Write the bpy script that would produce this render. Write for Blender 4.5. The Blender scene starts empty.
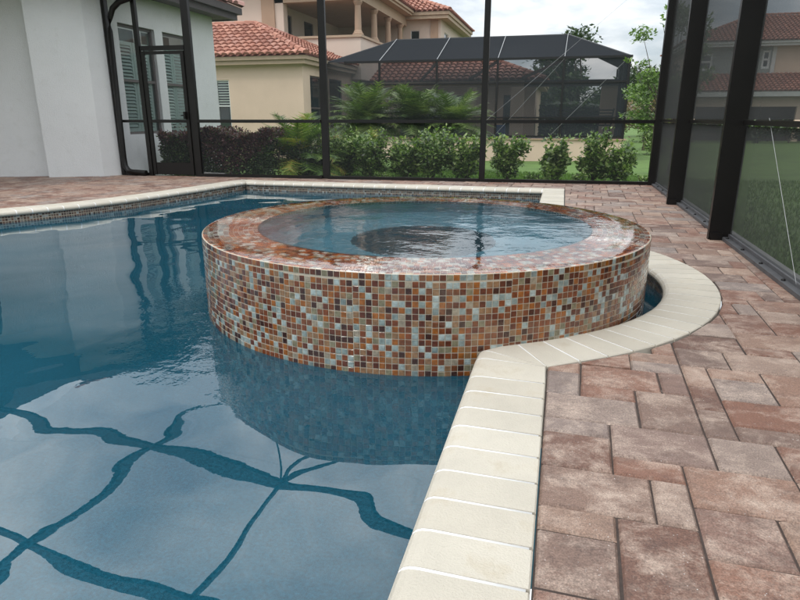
import bpy, math, random
import numpy as np
from mathutils import Vector
R = math.radians
rng = random.Random(7)
nr = np.random.RandomState(5)
S = bpy.context.scene
COL = S.collection
PI = math.pi

# ------------------------------------------------------------------ mesh builder
class MB:
    def __init__(s): s.v = []; s.f = []; s.r = []; s.sm = []; s.cr = 0.5
    def face(s, pts, r=None, sm=False):
        b = len(s.v); s.v.extend([tuple(p) for p in pts]); s.f.append(tuple(range(b, b+len(pts))))
        s.r.append(s.cr if r is None else r); s.sm.append(sm)
    def grid(s, rows, r=None, sm=True, close=False):
        b = len(s.v); n = len(rows[0])
        for row in rows: s.v.extend([tuple(p) for p in row])
        m = n if close else n-1
        for i in range(len(rows)-1):
            for j in range(m):
                k = (j+1) % n
                s.f.append((b+i*n+j, b+i*n+k, b+(i+1)*n+k, b+(i+1)*n+j)); s.r.append(s.cr if r is None else r); s.sm.append(sm)
    def box(s, x0, y0, z0, x1, y1, z1, r=None):
        s.hexa([(x0,y0,z0),(x1,y0,z0),(x1,y1,z0),(x0,y1,z0)], [(x0,y0,z1),(x1,y0,z1),(x1,y1,z1),(x0,y1,z1)], r)
    def hexa(s, lo, hi, r=None):
        n = len(lo); s.face(lo[::-1], r); s.face(hi, r)
        for i in range(n):
            j = (i+1) % n; s.face([lo[i], lo[j], hi[j], hi[i]], r)
    def bevbox(s, x0, y0, z0, x1, y1, z1, b=.006, r=None):
        s.hexa([(x0,y0,z0),(x1,y0,z0),(x1,y1,z0),(x0,y1,z0)], [(x0,y0,z1-b),(x1,y0,z1-b),(x1,y1,z1-b),(x0,y1,z1-b)], r)
        lo = [(x0,y0,z1-b),(x1,y0,z1-b),(x1,y1,z1-b),(x0,y1,z1-b)]; hi = [(x0+b,y0+b,z1),(x1-b,y0+b,z1),(x1-b,y1-b,z1),(x0+b,y1-b,z1)]
        for i in range(4):
            j = (i+1) % 4; s.face([lo[i], lo[j], hi[j], hi[i]], r)
        s.face(hi, r)
    def bar(s, p, q, w, h, up=(0,0,1)):
        p = Vector(p); q = Vector(q); d = (q-p).normalized(); u = Vector(up)
        if abs(d.dot(u)) > .98: u = Vector((0,1,0))
        a = d.cross(u).normalized()*w/2; c = a.cross(d).normalized()*h/2
        s.hexa([p-a-c, p+a-c, p+a+c, p-a+c][::-1], [q-a-c, q+a-c, q+a+c, q-a+c][::-1])
    def tube(s, pts, rad, n=8, cap=True):
        pts = [Vector(p) for p in pts]; rows = []
        rad = rad if isinstance(rad, (list, tuple)) else [rad]*len(pts)
        ref = Vector((0,0,1))
        for i, p in enumerate(pts):
            d = (pts[min(i+1, len(pts)-1)]-pts[max(i-1, 0)]).normalized()
            if abs(d.dot(ref)) > .97: ref = Vector((1,0,0)) if abs(d.x) < .8 else Vector((0,1,0))
            a = d.cross(ref).normalized(); c = a.cross(d).normalized()
            rows.append([p+(a*math.cos(2*PI*k/n)+c*math.sin(2*PI*k/n))*rad[i] for k in range(n)])
        s.grid(rows, close=True)
        if cap: s.face(rows[0][::-1]); s.face(rows[-1])
    def lathe(s, c, prof, n=20):
        rows = [[(c[0]+r*math.cos(2*PI*k/n), c[1]+r*math.sin(2*PI*k/n), c[2]+z) for k in range(n)] for r, z in prof]
        s.grid(rows, close=True); s.face(rows[-1])
    def build(s, name, m, parent=None):
        me = bpy.data.meshes.new(name)
        o = bpy.data.objects.new(name, me); COL.objects.link(o)
        off = (0,0,0)
        if parent is not None:
            o.parent = parent; off = OFF.get(parent.name, (0,0,0))
        OFF[o.name] = off
        if any(off): me.from_pydata([(v[0]-off[0], v[1]-off[1], v[2]-off[2]) for v in s.v], [], s.f)
        else: me.from_pydata(s.v, [], s.f)
        me.polygons.foreach_set('use_smooth', s.sm)
        a = me.attributes.new('rnd', 'FLOAT', 'FACE'); a.data.foreach_set('value', s.r)
        me.materials.append(m); me.update()
        return o
OFF = {}
def tag(o, label=None, cat=None, group=None, kind=None):
    if label: o['label'] = label
    if cat: o['category'] = cat
    if group: o['group'] = group
    if kind: o['kind'] = kind
    return o
def thing(name, label, cat, loc, group=None):
    o = bpy.data.objects.new(name, None); COL.objects.link(o); o.location = loc; o.empty_display_size = .3
    OFF[o.name] = tuple(loc); return tag(o, label, cat, group)

# ------------------------------------------------------------------ materials
def nm(name):
    m = bpy.data.materials.new(name); m.use_nodes = True; nt = m.node_tree
    for n in list(nt.nodes): nt.nodes.remove(n)
    out = nt.nodes.new('ShaderNodeOutputMaterial'); return m, nt, out
def N(nt, t, **k):
    n = nt.nodes.new(t)
    for a, b in k.items(): setattr(n, a, b)
    return n
def ramp(nt, fac, stops, interp='LINEAR'):
    r = N(nt, 'ShaderNodeValToRGB'); r.color_ramp.interpolation = interp; e = r.color_ramp.elements
    while len(e) < len(stops): e.new(.5)
    for i, (p, c) in enumerate(stops):
        e[i].position = p; e[i].color = (c, c, c, 1) if not isinstance(c, (tuple, list)) else (*c, 1)
    nt.links.new(fac, r.inputs[0]); return r.outputs[0]
def noise(nt, scale, detail=4, rough=.6, vec=None, dist=0):
    n = N(nt, 'ShaderNodeTexNoise'); n.inputs['Scale'].default_value = scale; n.inputs['Detail'].default_value = detail
    n.inputs['Roughness'].default_value = rough; n.inputs['Distortion'].default_value = dist
    if vec is None: vec = N(nt, 'ShaderNodeNewGeometry').outputs['Position']
    nt.links.new(vec, n.inputs['Vector']); return n.outputs['Fac']
def mul(nt, a, b, t='MULTIPLY', f=1.0):
    m = N(nt, 'ShaderNodeMix', data_type='RGBA', blend_type=t); m.inputs[0].default_value = f
    for x, i in ((a, 6), (b, 7)):
        if hasattr(x, 'links'): nt.links.new(x, m.inputs[i])
        else: m.inputs[i].default_value = (*x, 1) if len(x) == 3 else x
    return m.outputs[2]
def pbr(name, col=(.5,.5,.5), rough=.7, stops=None, var=.12, nscale=3, bump=0, bscale=60, spec=.4, coat=0, metal=0, dirt=None, coatr=.1):
    """stops: colour ramp over the per-face 'rnd' attribute; var: mottling; dirt: (colour, scale, lo, hi)"""
    m, nt, out = nm(name); L = nt.links
    p = N(nt, 'ShaderNodeBsdfPrincipled'); L.new(p.outputs[0], out.inputs[0])
    p.inputs['Roughness'].default_value = rough; p.inputs['Specular IOR Level'].default_value = spec; p.inputs['Metallic'].default_value = metal
    p.inputs['Coat Weight'].default_value = coat; p.inputs['Coat Roughness'].default_value = coatr
    if stops:
        at = N(nt, 'ShaderNodeAttribute', attribute_name='rnd'); c = ramp(nt, at.outputs['Fac'], stops)
    else:
        rg = N(nt, 'ShaderNodeRGB'); rg.outputs[0].default_value = (*col, 1); c = rg.outputs[0]
    if var:
        nf = noise(nt, nscale, 6, .65); g = ramp(nt, nf, [(.3, 1-var), (.7, 1+var)]); c = mul(nt, c, g)
    if dirt:
        dc, ds, lo, hi = dirt; df = ramp(nt, noise(nt, ds, 8, .7), [(lo, 0.), (hi, 1.)])
        mx = N(nt, 'ShaderNodeMix', data_type='RGBA'); L.new(df, mx.inputs[0]); L.new(c, mx.inputs[6]); mx.inputs[7].default_value = (*dc, 1); c = mx.outputs[2]
    L.new(c, p.inputs['Base Color'])
    if bump:
        b = N(nt, 'ShaderNodeBump'); b.inputs['Strength'].default_value = bump; b.inputs['Distance'].default_value = .01
        L.new(noise(nt, bscale, 5, .6), b.inputs['Height']); L.new(b.outputs[0], p.inputs['Normal'])
    return m

M = {}
M['paver'] = None
def paver_mat():
    m, nt, out = nm('paver'); L = nt.links
    p = N(nt, 'ShaderNodeBsdfPrincipled'); L.new(p.outputs[0], out.inputs[0])
    at = N(nt, 'ShaderNodeAttribute', attribute_name='rnd')
    c = ramp(nt, at.outputs['Fac'], [(0, (.108,.058,.042)), (.22, (.185,.092,.062)), (.4, (.235,.145,.104)), (.52, (.135,.088,.070)), (.68, (.28,.180,.128)), (.84, (.195,.155,.135)), (1, (.170,.080,.052))])
    geo = N(nt, 'ShaderNodeNewGeometry').outputs['Position']
    # offset the noise per paver so that the marbling breaks at each joint
    ad = N(nt, 'ShaderNodeVectorMath', operation='MULTIPLY_ADD'); cb = N(nt, 'ShaderNodeCombineXYZ')
    L.new(at.outputs['Fac'], cb.inputs[0]); L.new(at.outputs['Fac'], cb.inputs[2])
    L.new(cb.outputs[0], ad.inputs[0]); ad.inputs[1].default_value = (90, 0, 70); L.new(geo, ad.inputs[2])
    mp = N(nt, 'ShaderNodeMapping'); L.new(ad.outputs[0], mp.inputs[0]); mp.inputs['Scale'].default_value = (1.0, 1.25, 1)
    n1 = noise(nt, 6.5, 10, .78, mp.outputs[0], .3)
    mx = N(nt, 'ShaderNodeMix', data_type='RGBA'); L.new(ramp(nt, n1, [(.47, 0.), (.66, .7)]), mx.inputs[0]); L.new(c, mx.inputs[6]); mx.inputs[7].default_value = (.45,.35,.28,1)
    n2 = noise(nt, 8, 10, .78, mp.outputs[0], .2)
    mx2 = N(nt, 'ShaderNodeMix', data_type='RGBA'); L.new(ramp(nt, n2, [(.5, 0.), (.68, .6)]), mx2.inputs[0]); L.new(mx.outputs[2], mx2.inputs[6]); mx2.inputs[7].default_value = (.085,.052,.042,1)
    fine = noise(nt, 230, 3, .7); c3 = mul(nt, mx2.outputs[2], ramp(nt, fine, [(.3, .55), (.7, 1.5)]))
    # scattered white salt flecks
    vo = N(nt, 'ShaderNodeTexVoronoi'); vo.inputs['Scale'].default_value = 105; L.new(geo, vo.inputs['Vector'])
    fl = ramp(nt, vo.outputs['Distance'], [(.09, .9), (.20, 0.)])
    msk = N(nt, 'ShaderNodeMath', operation='MULTIPLY'); L.new(fl, msk.inputs[0]); L.new(ramp(nt, noise(nt, 26, 5, .8), [(.52, 0.), (.62, 1.)]), msk.inputs[1])
    mx3 = N(nt, 'ShaderNodeMix', data_type='RGBA'); L.new(msk.outputs[0], mx3.inputs[0]); L.new(c3, mx3.inputs[6]); mx3.inputs[7].default_value = (.62,.58,.54,1)
    L.new(mx3.outputs[2], p.inputs['Base Color'])
    L.new(ramp(nt, noise(nt, 2.2, 4, .6), [(.4, .72), (.65, .5)]), p.inputs['Roughness']); p.inputs['Specular IOR Level'].default_value = .45
    b = N(nt, 'ShaderNodeBump'); b.inputs['Strength'].default_value = .5; b.inputs['Distance'].default_value = .006
    hs = N(nt, 'ShaderNodeMath', operation='ADD'); L.new(noise(nt, 110, 4, .7), hs.inputs[0]); L.new(noise(nt, 14, 5, .7), hs.inputs[1])
    L.new(hs.outputs[0], b.inputs['Height']); L.new(b.outputs[0], p.inputs['Normal'])
    return m
M['paver'] = paver_mat()
M['joint'] = pbr('joint_sand', (.050,.036,.030), .95, bump=.4, var=.3, nscale=20, dirt=((.26,.22,.19), 5, .60, .68))
M['coping'] = pbr('coping_stone', rough=.55, stops=[(0, (.455,.41,.335)), (1, (.515,.47,.39))], var=.09, nscale=3, bump=.45, bscale=170, dirt=((.37,.30,.20), 6, .55, .85))
M['cgrout'] = pbr('coping_grout', (.68,.67,.65), .8, var=.05, nscale=20)
M['grout'] = pbr('tile_grout', (.42,.37,.29), .85, var=.1, nscale=30)
tile_stops = [(0, (.040,.012,.006)), (.08, (.085,.020,.007)), (.19, (.15,.038,.009)), (.30, (.24,.078,.012)), (.40, (.14,.045,.016)), (.47, (.21,.115,.055)), (.54, (.17,.15,.09)), (.60, (.19,.235,.22)), (.68, (.26,.31,.295)), (.80, (.31,.36,.345)), (.88, (.17,.21,.20)), (.94, (.26,.22,.16)), (1, (.06,.03,.02))]
def tile_mat(name, stops, coat=.6):
    m, nt, out = nm(name); L = nt.links
    p = N(nt, 'ShaderNodeBsdfPrincipled'); L.new(p.outputs[0], out.inputs[0])
    at = N(nt, 'ShaderNodeAttribute', attribute_name='rnd'); c = ramp(nt, at.outputs['Fac'], stops, 'CONSTANT' )
    c = mul(nt, c, ramp(nt, noise(nt, 55, 3, .6), [(.25, .6), (.75, 1.42)]))
    L.new(c, p.inputs['Base Color']); p.inputs['Roughness'].default_value = .16; p.inputs['IOR'].default_value = 1.5
    p.inputs['Coat Weight'].default_value = coat; p.inputs['Coat Roughness'].default_value = .04
    b = N(nt, 'ShaderNodeBump'); b.inputs['Strength'].default_value = .22; b.inputs['Distance'].default_value = .003
    L.new(noise(nt, 70, 3, .6), b.inputs['Height']); L.new(b.outputs[0], p.inputs['Normal']); L.new(b.outputs[0], p.inputs['Coat Normal'])
    return m
M['tile'] = tile_mat('glass_mosaic', tile_stops)
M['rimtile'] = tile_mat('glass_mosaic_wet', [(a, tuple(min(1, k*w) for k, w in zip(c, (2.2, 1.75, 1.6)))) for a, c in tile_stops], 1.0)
M['plaster'] = pbr('pool_plaster', (.050,.165,.215), .85, var=.22, nscale=1.6, bump=.3, bscale=90, dirt=((.09,.24,.29), 75, .5, .72))
M['wellplaster_shade'] = pbr('footwell_plaster_depth_shade', (.03,.055,.065), .85, var=.2, nscale=4)  # spa plaster with the shade of the deep well put into its colour
M['spaplaster'] = pbr('spa_plaster', (.26,.42,.48), .85, var=.2, nscale=4, bump=.2, bscale=90)
def water_mat(name, tint, big, bigs, fine, fines, extra=None, body=None, clear=.2, ior=1.47, refract=False):
    m, nt, out = nm(name); L = nt.links
    geo = N(nt, 'ShaderNodeNewGeometry').outputs['Position']
    b = N(nt, 'ShaderNodeBump'); b.inputs['Strength'].default_value = 1; b.inputs['Distance'].default_value = big
    L.new(noise(nt, bigs, 1.5, .42, geo, .3), b.inputs['Height'])
    b2 = N(nt, 'ShaderNodeBump'); b2.inputs['Strength'].default_value = 1; b2.inputs['Distance'].default_value = fine
    L.new(noise(nt, fines, 3, .5, geo), b2.inputs['Height']); L.new(b.outputs[0], b2.inputs['Normal']); nrm = b2.outputs[0]
    if extra:
        (cx, cy, r0, r1, amp, sc) = extra
        sp = N(nt, 'ShaderNodeVectorMath', operation='DISTANCE'); L.new(geo, sp.inputs[0]); sp.inputs[1].default_value = (cx, cy, -.125)
        mr = N(nt, 'ShaderNodeMapRange'); L.new(sp.outputs['Value'], mr.inputs[0]); mr.inputs[1].default_value = r0; mr.inputs[2].default_value = r1; mr.inputs[3].default_value = 1; mr.inputs[4].default_value = 0
        ml = N(nt, 'ShaderNodeMath', operation='MULTIPLY'); L.new(noise(nt, sc, 3, .6, geo), ml.inputs[0]); L.new(mr.outputs[0], ml.inputs[1])
        b3 = N(nt, 'ShaderNodeBump'); b3.inputs['Distance'].default_value = amp; L.new(ml.outputs[0], b3.inputs['Height']); L.new(nrm, b3.inputs['Normal']); nrm = b3.outputs[0]
    fr = N(nt, 'ShaderNodeFresnel'); fr.inputs['IOR'].default_value = ior; L.new(nrm, fr.inputs['Normal'])
    tr = N(nt, 'ShaderNodeBsdfTransparent'); tr.inputs[0].default_value = (*tint, 1)
    if refract:
        tr = N(nt, 'ShaderNodeBsdfRefraction'); tr.inputs['Color'].default_value = (*tint, 1); tr.inputs['IOR'].default_value = 1.33; tr.inputs['Roughness'].default_value = 0; L.new(nrm, tr.inputs['Normal'])
    if body:
        di = N(nt, 'ShaderNodeBsdfDiffuse'); c0 = mul(nt, body, ramp(nt, noise(nt, .9, 3, .5, geo), [(.3, .82), (.7, 1.18)])); c0 = mul(nt, c0, ramp(nt, noise(nt, 95, 3, .75, geo), [(.3, .68), (.7, 1.38)])); L.new(c0, di.inputs[0])
        mb = N(nt, 'ShaderNodeMixShader'); mb.inputs[0].default_value = clear; L.new(di.outputs[0], mb.inputs[1]); L.new(tr.outputs[0], mb.inputs[2]); tr = mb
    gl = N(nt, 'ShaderNodeBsdfGlossy'); gl.inputs['Roughness'].default_value = .008; gl.inputs[0].default_value = (1,1,1,1); L.new(nrm, gl.inputs['Normal'])
    mx = N(nt, 'ShaderNodeMixShader'); L.new(fr.outputs[0], mx.inputs[0]); L.new(tr.outputs[0], mx.inputs[1]); L.new(gl.outputs[0], mx.inputs[2]); L.new(mx.outputs[0], out.inputs[0])
    return m
def screen_mat(name, a, col=(.03,.032,.034)):
    m, nt, out = nm(name); L = nt.links
    g = N(nt, 'ShaderNodeNewGeometry'); d = N(nt, 'ShaderNodeVectorMath', operation='DOT_PRODUCT'); L.new(g.outputs['Incoming'], d.inputs[0]); L.new(g.outputs['Normal'], d.inputs[1])
    ab = N(nt, 'ShaderNodeMath', operation='ABSOLUTE'); L.new(d.outputs['Value'], ab.inputs[0])
    mxx = N(nt, 'ShaderNodeMath', operation='MAXIMUM'); L.new(ab.outputs[0], mxx.inputs[0]); mxx.inputs[1].default_value = .07
    iv = N(nt, 'ShaderNodeMath', operation='DIVIDE'); iv.inputs[0].default_value = 1; L.new(mxx.outputs[0], iv.inputs[1])
    pw = N(nt, 'ShaderNodeMath', operation='POWER'); pw.inputs[0].default_value = 1-a; L.new(iv.outputs[0], pw.inputs[1])
    # faint weave unevenness
    tr = N(nt, 'ShaderNodeBsdfTransparent'); df = N(nt, 'ShaderNodeBsdfDiffuse'); df.inputs[0].default_value = (*col, 1)
    mx = N(nt, 'ShaderNodeMixShader'); L.new(pw.outputs[0], mx.inputs[0]); L.new(df.outputs[0], mx.inputs[1]); L.new(tr.outputs[0], mx.inputs[2]); L.new(mx.outputs[0], out.inputs[0])
    return m
M['poolwater'] = water_mat('pool_water', (.28,.40,.45), .014, 1.5, .00008, 8, (-.8, 3.68, 1.3, 1.95, .0035, 10), (.010,.070,.105), .30, 1.68)
M['spawater'] = water_mat('spa_water', (.66,.82,.86), .007, 3.0, .0016, 15, None, (.045,.115,.15), .8, 1.5, True)
M['film'] = water_mat('rim_water_film', (.97,.98,.98), .003, 4, .0005, 30, ior=1.6)
M['screen'] = screen_mat('screen_mesh', .20, (.07,.075,.078))
M['screen_side'] = screen_mat('side_screen_mesh', .38, (.060,.062,.061))
M['screen_roof'] = screen_mat('screen_mesh_roof', .045)
M['nscreen'] = screen_mat('neighbour_mesh', .64, (.035,.04,.045))
M['bronze'] = pbr('dark_bronze_aluminium', (.007,.006,.0055), .38, var=.2, spec=.3)
M['bronze2'] = pbr('weathered_bronze_channel', (.075,.075,.078), .5, var=.25, nscale=8)
M['steel'] = pbr('steel_cable', (.42,.42,.42), .5)
M['stucco'] = pbr('white_stucco', (.66,.66,.65), .9, var=.04, nscale=1.2, bump=1.0, bscale=75, dirt=((.58,.575,.55), 7, .55, .85))
M['fascia'] = pbr('dark_brown_fascia', (.055,.043,.040), .6, var=.15)
M['soffit'] = pbr('brown_soffit', (.10,.085,.078), .8)
M['rtile_own'] = pbr('clay_tile_weathered', rough=.8, stops=[(0, (.24,.11,.09)), (.5, (.36,.18,.15)), (1, (.42,.24,.20))], bump=.3)
M['rtile'] = pbr('clay_tile', rough=.8, stops=[(0, (.27,.105,.07)), (.4, (.385,.17,.115)), (.75, (.45,.225,.16)), (1, (.33,.16,.125))], bump=.3, var=.2, nscale=1.2)
M['rtile_dk'] = pbr('clay_tile_far', rough=.8, stops=[(0, (.25,.10,.07)), (1, (.36,.16,.11))], var=.2)
M['tan'] = pbr('tan_stucco', (.67,.51,.39), .9, var=.05, nscale=1.5, bump=.4, bscale=40)
M['pink'] = pbr('pale_pink_stucco', (.64,.53,.44), .9, var=.05, nscale=1.5, bump=.3, bscale=40)
M['pilaster'] = pbr('dark_tan_stucco', (.42,.29,.20), .9, var=.06)
M['trimtan'] = pbr('tan_trim', (.44,.33,.23), .8, var=.08)
M['dark'] = pbr('dark_interior', (.05,.045,.042), .8)
M['room'] = pbr('dim_room', (.22,.25,.25), .9)
M['glass'] = pbr('window_glass', (.02,.03,.032), .05, spec=.8, var=0)
M['wframe'] = pbr('white_window_frame', (.70,.71,.70), .5, var=.03)
M['louver'] = pbr('white_louvres', (.80,.88,.86), .5, var=.03)
M['brframe'] = pbr('bronze_window_frame', (.10,.085,.08), .5)
M['concrete'] = pbr('concrete', (.38,.37,.35), .9, var=.15, bump=.4)
M['grey'] = pbr('greygreen_stucco', (.30,.33,.31), .9, var=.05)
M['white'] = pbr('white_trim', (.62,.62,.60), .6)
M['blue'] = pbr('blue_canvas', (.03,.08,.22), .8)
M['furn'] = pbr('dark_furniture', (.02,.018,.017), .6)
def leaf_mat(name, stops):
    m, nt, out = nm(name); L = nt.links
    at = N(nt, 'ShaderNodeAttribute', attribute_name='rnd'); c = ramp(nt, at.outputs['Fac'], stops)
    p = N(nt, 'ShaderNodeBsdfPrincipled'); p.inputs['Roughness'].default_value = .42; L.new(c, p.inputs['Base Color'])
    t = N(nt, 'ShaderNodeBsdfTranslucent'); L.new(mul(nt, c, (1.3,1.5,.7)), t.inputs[0])
    mx = N(nt, 'ShaderNodeMixShader'); mx.inputs[0].default_value = .3; L.new(p.outputs[0], mx.inputs[1]); L.new(t.outputs[0], mx.inputs[2]); L.new(mx.outputs[0], out.inputs[0])
    return m
M['shrubleaf'] = leaf_mat('shrub_leaf', [(0, (.032,.065,.014)), (.4, (.085,.155,.026)), (.75, (.18,.28,.055)), (1, (.40,.46,.20))])
M['redleaf'] = leaf_mat('burgundy_leaf', [(0, (.032,.016,.016)), (.5, (.095,.036,.040)), (.8, (.17,.075,.08)), (.9, (.07,.09,.03)), (1, (.11,.14,.04))])
M['darkleaf'] = leaf_mat('dark_leaf', [(0, (.012,.026,.009)), (.6, (.035,.065,.018)), (1, (.08,.13,.04))])
M['palmleaf'] = leaf_mat('palm_leaf', [(0, (.032,.06,.014)), (.55, (.08,.13,.03)), (1, (.19,.24,.08))])
M['yellowleaf'] = leaf_mat('yellowgreen_leaf', [(0, (.05,.10,.02)), (.5, (.13,.22,.035)), (.9, (.26,.32,.05)), (1, (.34,.26,.05))])
M['treeleaf'] = leaf_mat('tree_leaf', [(0, (.06,.11,.025)), (.6, (.14,.23,.05)), (1, (.28,.38,.13))])
M['pinkleaf'] = leaf_mat('pinkish_leaf', [(0, (.10,.09,.05)), (.6, (.22,.14,.09)), (1, (.42,.30,.24))])
M['grass'] = leaf_mat('grass_blade', [(0, (.05,.11,.014)), (.6, (.085,.17,.022)), (1, (.15,.24,.05))])
M['lawn'] = pbr('lawn_ground', (.082,.15,.028), .95, var=.35, nscale=1.3, bump=.9, bscale=25, dirt=((.13,.20,.05), 30, .45, .7))
M['bark'] = pbr('bark', (.12,.095,.07), .9, var=.3, nscale=12, bump=.6)
M['mulch'] = pbr('mulch', (.05,.035,.025), .95, var=.4, nscale=30, bump=.8)
M['pooltile'] = tile_mat('waterline_mosaic', [(a, tuple((k*.45+sum(c)/3*.55)*.9 for k in c)) for a, c in tile_stops], .3)

# ------------------------------------------------------------------ ground
XR = 1.42                                    # right edge of the patio
def gz(x, y):
    d = max(0, y-10.2, x-XR-.3, -x-14)
    return -.11 - .19*min(1, d/9) + .03*math.sin(x*.5)*math.sin(y*.4)*min(1, d/3)
def lawn():
    b = MB()
    xs = [-400,-200,-100,-60,-40,-25,-14.5] + [-14+i*1.0 for i in range(15)] + [XR, 2.2, 3, 4, 5, 6.5, 8, 10, 12, 15, 18, 22, 28, 36, 50, 80, 150, 300]
    ys = [-200,-100,-50,-20,-8,-3.5] + [-3+i*1.28 for i in range(10)] + [9.93, 10.6, 11.4, 12.5, 14, 16, 18, 20, 22.5, 25, 28, 32, 37, 45, 60, 90, 150, 300, 500]
    idx = {}
    for j, y in enumerate(ys):
        for i, x in enumerate(xs):
            idx[i, j] = len(b.v); b.v.append((x, y, gz(x, y)))
    for j in range(len(ys)-1):
        for i in range(len(xs)-1):
            if xs[i] >= -14.01 and xs[i+1] <= XR+.01 and ys[j] >= -3.01 and ys[j+1] <= 9.94: continue
            b.f.append((idx[i,j], idx[i+1,j], idx[i+1,j+1], idx[i,j+1])); b.r.append(.5); b.sm.append(True)
    tag(b.build('lawn', M['lawn']), 'green lawn around the patio and between the houses', 'lawn', kind='structure')
lawn()
def grass():
    b = MB(); n = 52000
    for i in range(n):
        if i < 26000: x = XR+.12 + 7*nr.rand()**1.5; y = 2 + 11*nr.rand()
        else: x = -5 + 7.5*nr.rand(); y = 9.98 + 3.5*nr.rand()**1.6
        z = gz(x, y); h = .035+.035*nr.rand(); a = nr.rand()*6.28; w = .006+.004*nr.rand(); dx, dy = math.cos(a)*w, math.sin(a)*w
        l, k = (nr.rand()-.5)*.05, (nr.rand()-.5)*.05
        b.face([(x-dx, y-dy, z), (x+dx, y+dy, z), (x+l, y+k, z+h)], nr.rand())
    tag(b.build('grass', M['grass']), 'short green grass blades along the outside of the screen', 'grass', kind='stuff')
grass()

# ------------------------------------------------------------------ pool geometry
RC = (-.82, 3.90); RO = 1.754; RI = 1.46          # coping ring round the spa
SC = (-.80, 3.68); SR = 1.31; SI = 1.0; SH = .33  # spa
W = -.125
LC = [(-4.95,9.01),(-5.06,8.55),(-5.14,7.85),(-5.26,7.15),(-5.38,6.5),(-5.56,5.98),(-5.85,5.45),(-6.2,4.9),(-6.65,4.2),(-7.1,3.3),(-7.3,2.3),(-7.3,1),(-7.3,-1.6)]
def offs(p, q, d):   # inward offset direction = to the right of travel q-p when going counter... helper
    dx, dy = q[0]-p[0], q[1]-p[1]; l = math.hypot(dx, dy); return (-dy/l*d, dx/l*d)
outer = []; inner = []
def add(o, i): outer.append(o); inner.append(i)
# near straight edge, joints turned two degrees
tl = .27*math.tan(R(2.0))
y = -1.74
while y < 2.2:
    add((0, y), (-.29, y+.29*math.tan(R(2)))); y += .1345
CO = (-.003, 2.33)
for p in [(-.29,2.36), (-.285,2.462)]: add(CO, p)
a0 = math.atan2(2.37-RC[1], 0-RC[0]); a1 = -a0; ai0 = math.atan2(2.50-RC[1], -.25-RC[0]); ai1 = -ai0
add(CO, (RC[0]+RI*math.cos(ai0+.085), RC[1]+RI*math.sin(ai0+.085)))
nb = 27
for k in range(1, nb):
    t = k/nb; ao = a0+(a1-a0)*t; ain = (ai0+.085)+((ai1-.085)-(ai0+.085))*t
    add((RC[0]+RO*math.cos(ao), RC[1]+RO*math.sin(ao)), (RC[0]+RI*math.cos(ain), RC[1]+RI*math.sin(ain)))
CO2 = (.05, 5.42)
add(CO2, (RC[0]+RI*math.cos(ai1-.085), RC[1]+RI*math.sin(ai1-.085))); add(CO2, (-.235, 5.26)); add(CO2, (-.235, 5.42))
y = 5.56
while y < 8.6: add((.06, y), (-.225, y)); y += .135
add((.06, 8.64), (-.225, 8.64)); add((.065, 8.93), (-.225, 8.65))
x = -.225
while x > -4.6: add((x, 8.93+.04*min(1, -x/2)), (x-.01, 8.65+.03*min(1, -x/2))); x -= .16
add((-4.95, 9.02), (-4.70, 8.70))
for k in range(len(LC)-1):
    p, q = LC[k], LC[k+1]; l = math.dist(p, q); n = max(1, round(l/.16))
    for j in range(n):
        if k == 0 and j == 0: continue
        t = j/n; px, py = p[0]+(q[0]-p[0])*t, p[1]+(q[1]-p[1])*t
        def nv(a, c):
            dx, dy = c[0]-a[0], c[1]-a[1]; l = math.hypot(dx, dy); return (-dy/l, dx/l)
        n1 = nv(p, q); n0 = nv(LC[k-1], p) if k > 0 else n1; n2 = nv(q, LC[k+2]) if k+2 < len(LC) else n1
        s = t-.5; w = abs(s); nn = n2 if s > 0 else n0
        vx = n1[0]*(1-w)+nn[0]*w; vy = n1[1]*(1-w)+nn[1]*w; l2 = math.hypot(vx, vy)
        add((px, py), (px+vx/l2*.285, py+vy/l2*.285))
add((-7.3, -1.6), (-7.0, -1.35)); 
x = -7.0
while x < -.35: add((x, -1.74-.0), (x, -1.45)); x += .16
add((-.29, -1.74), (-.29, -1.45))
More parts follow.
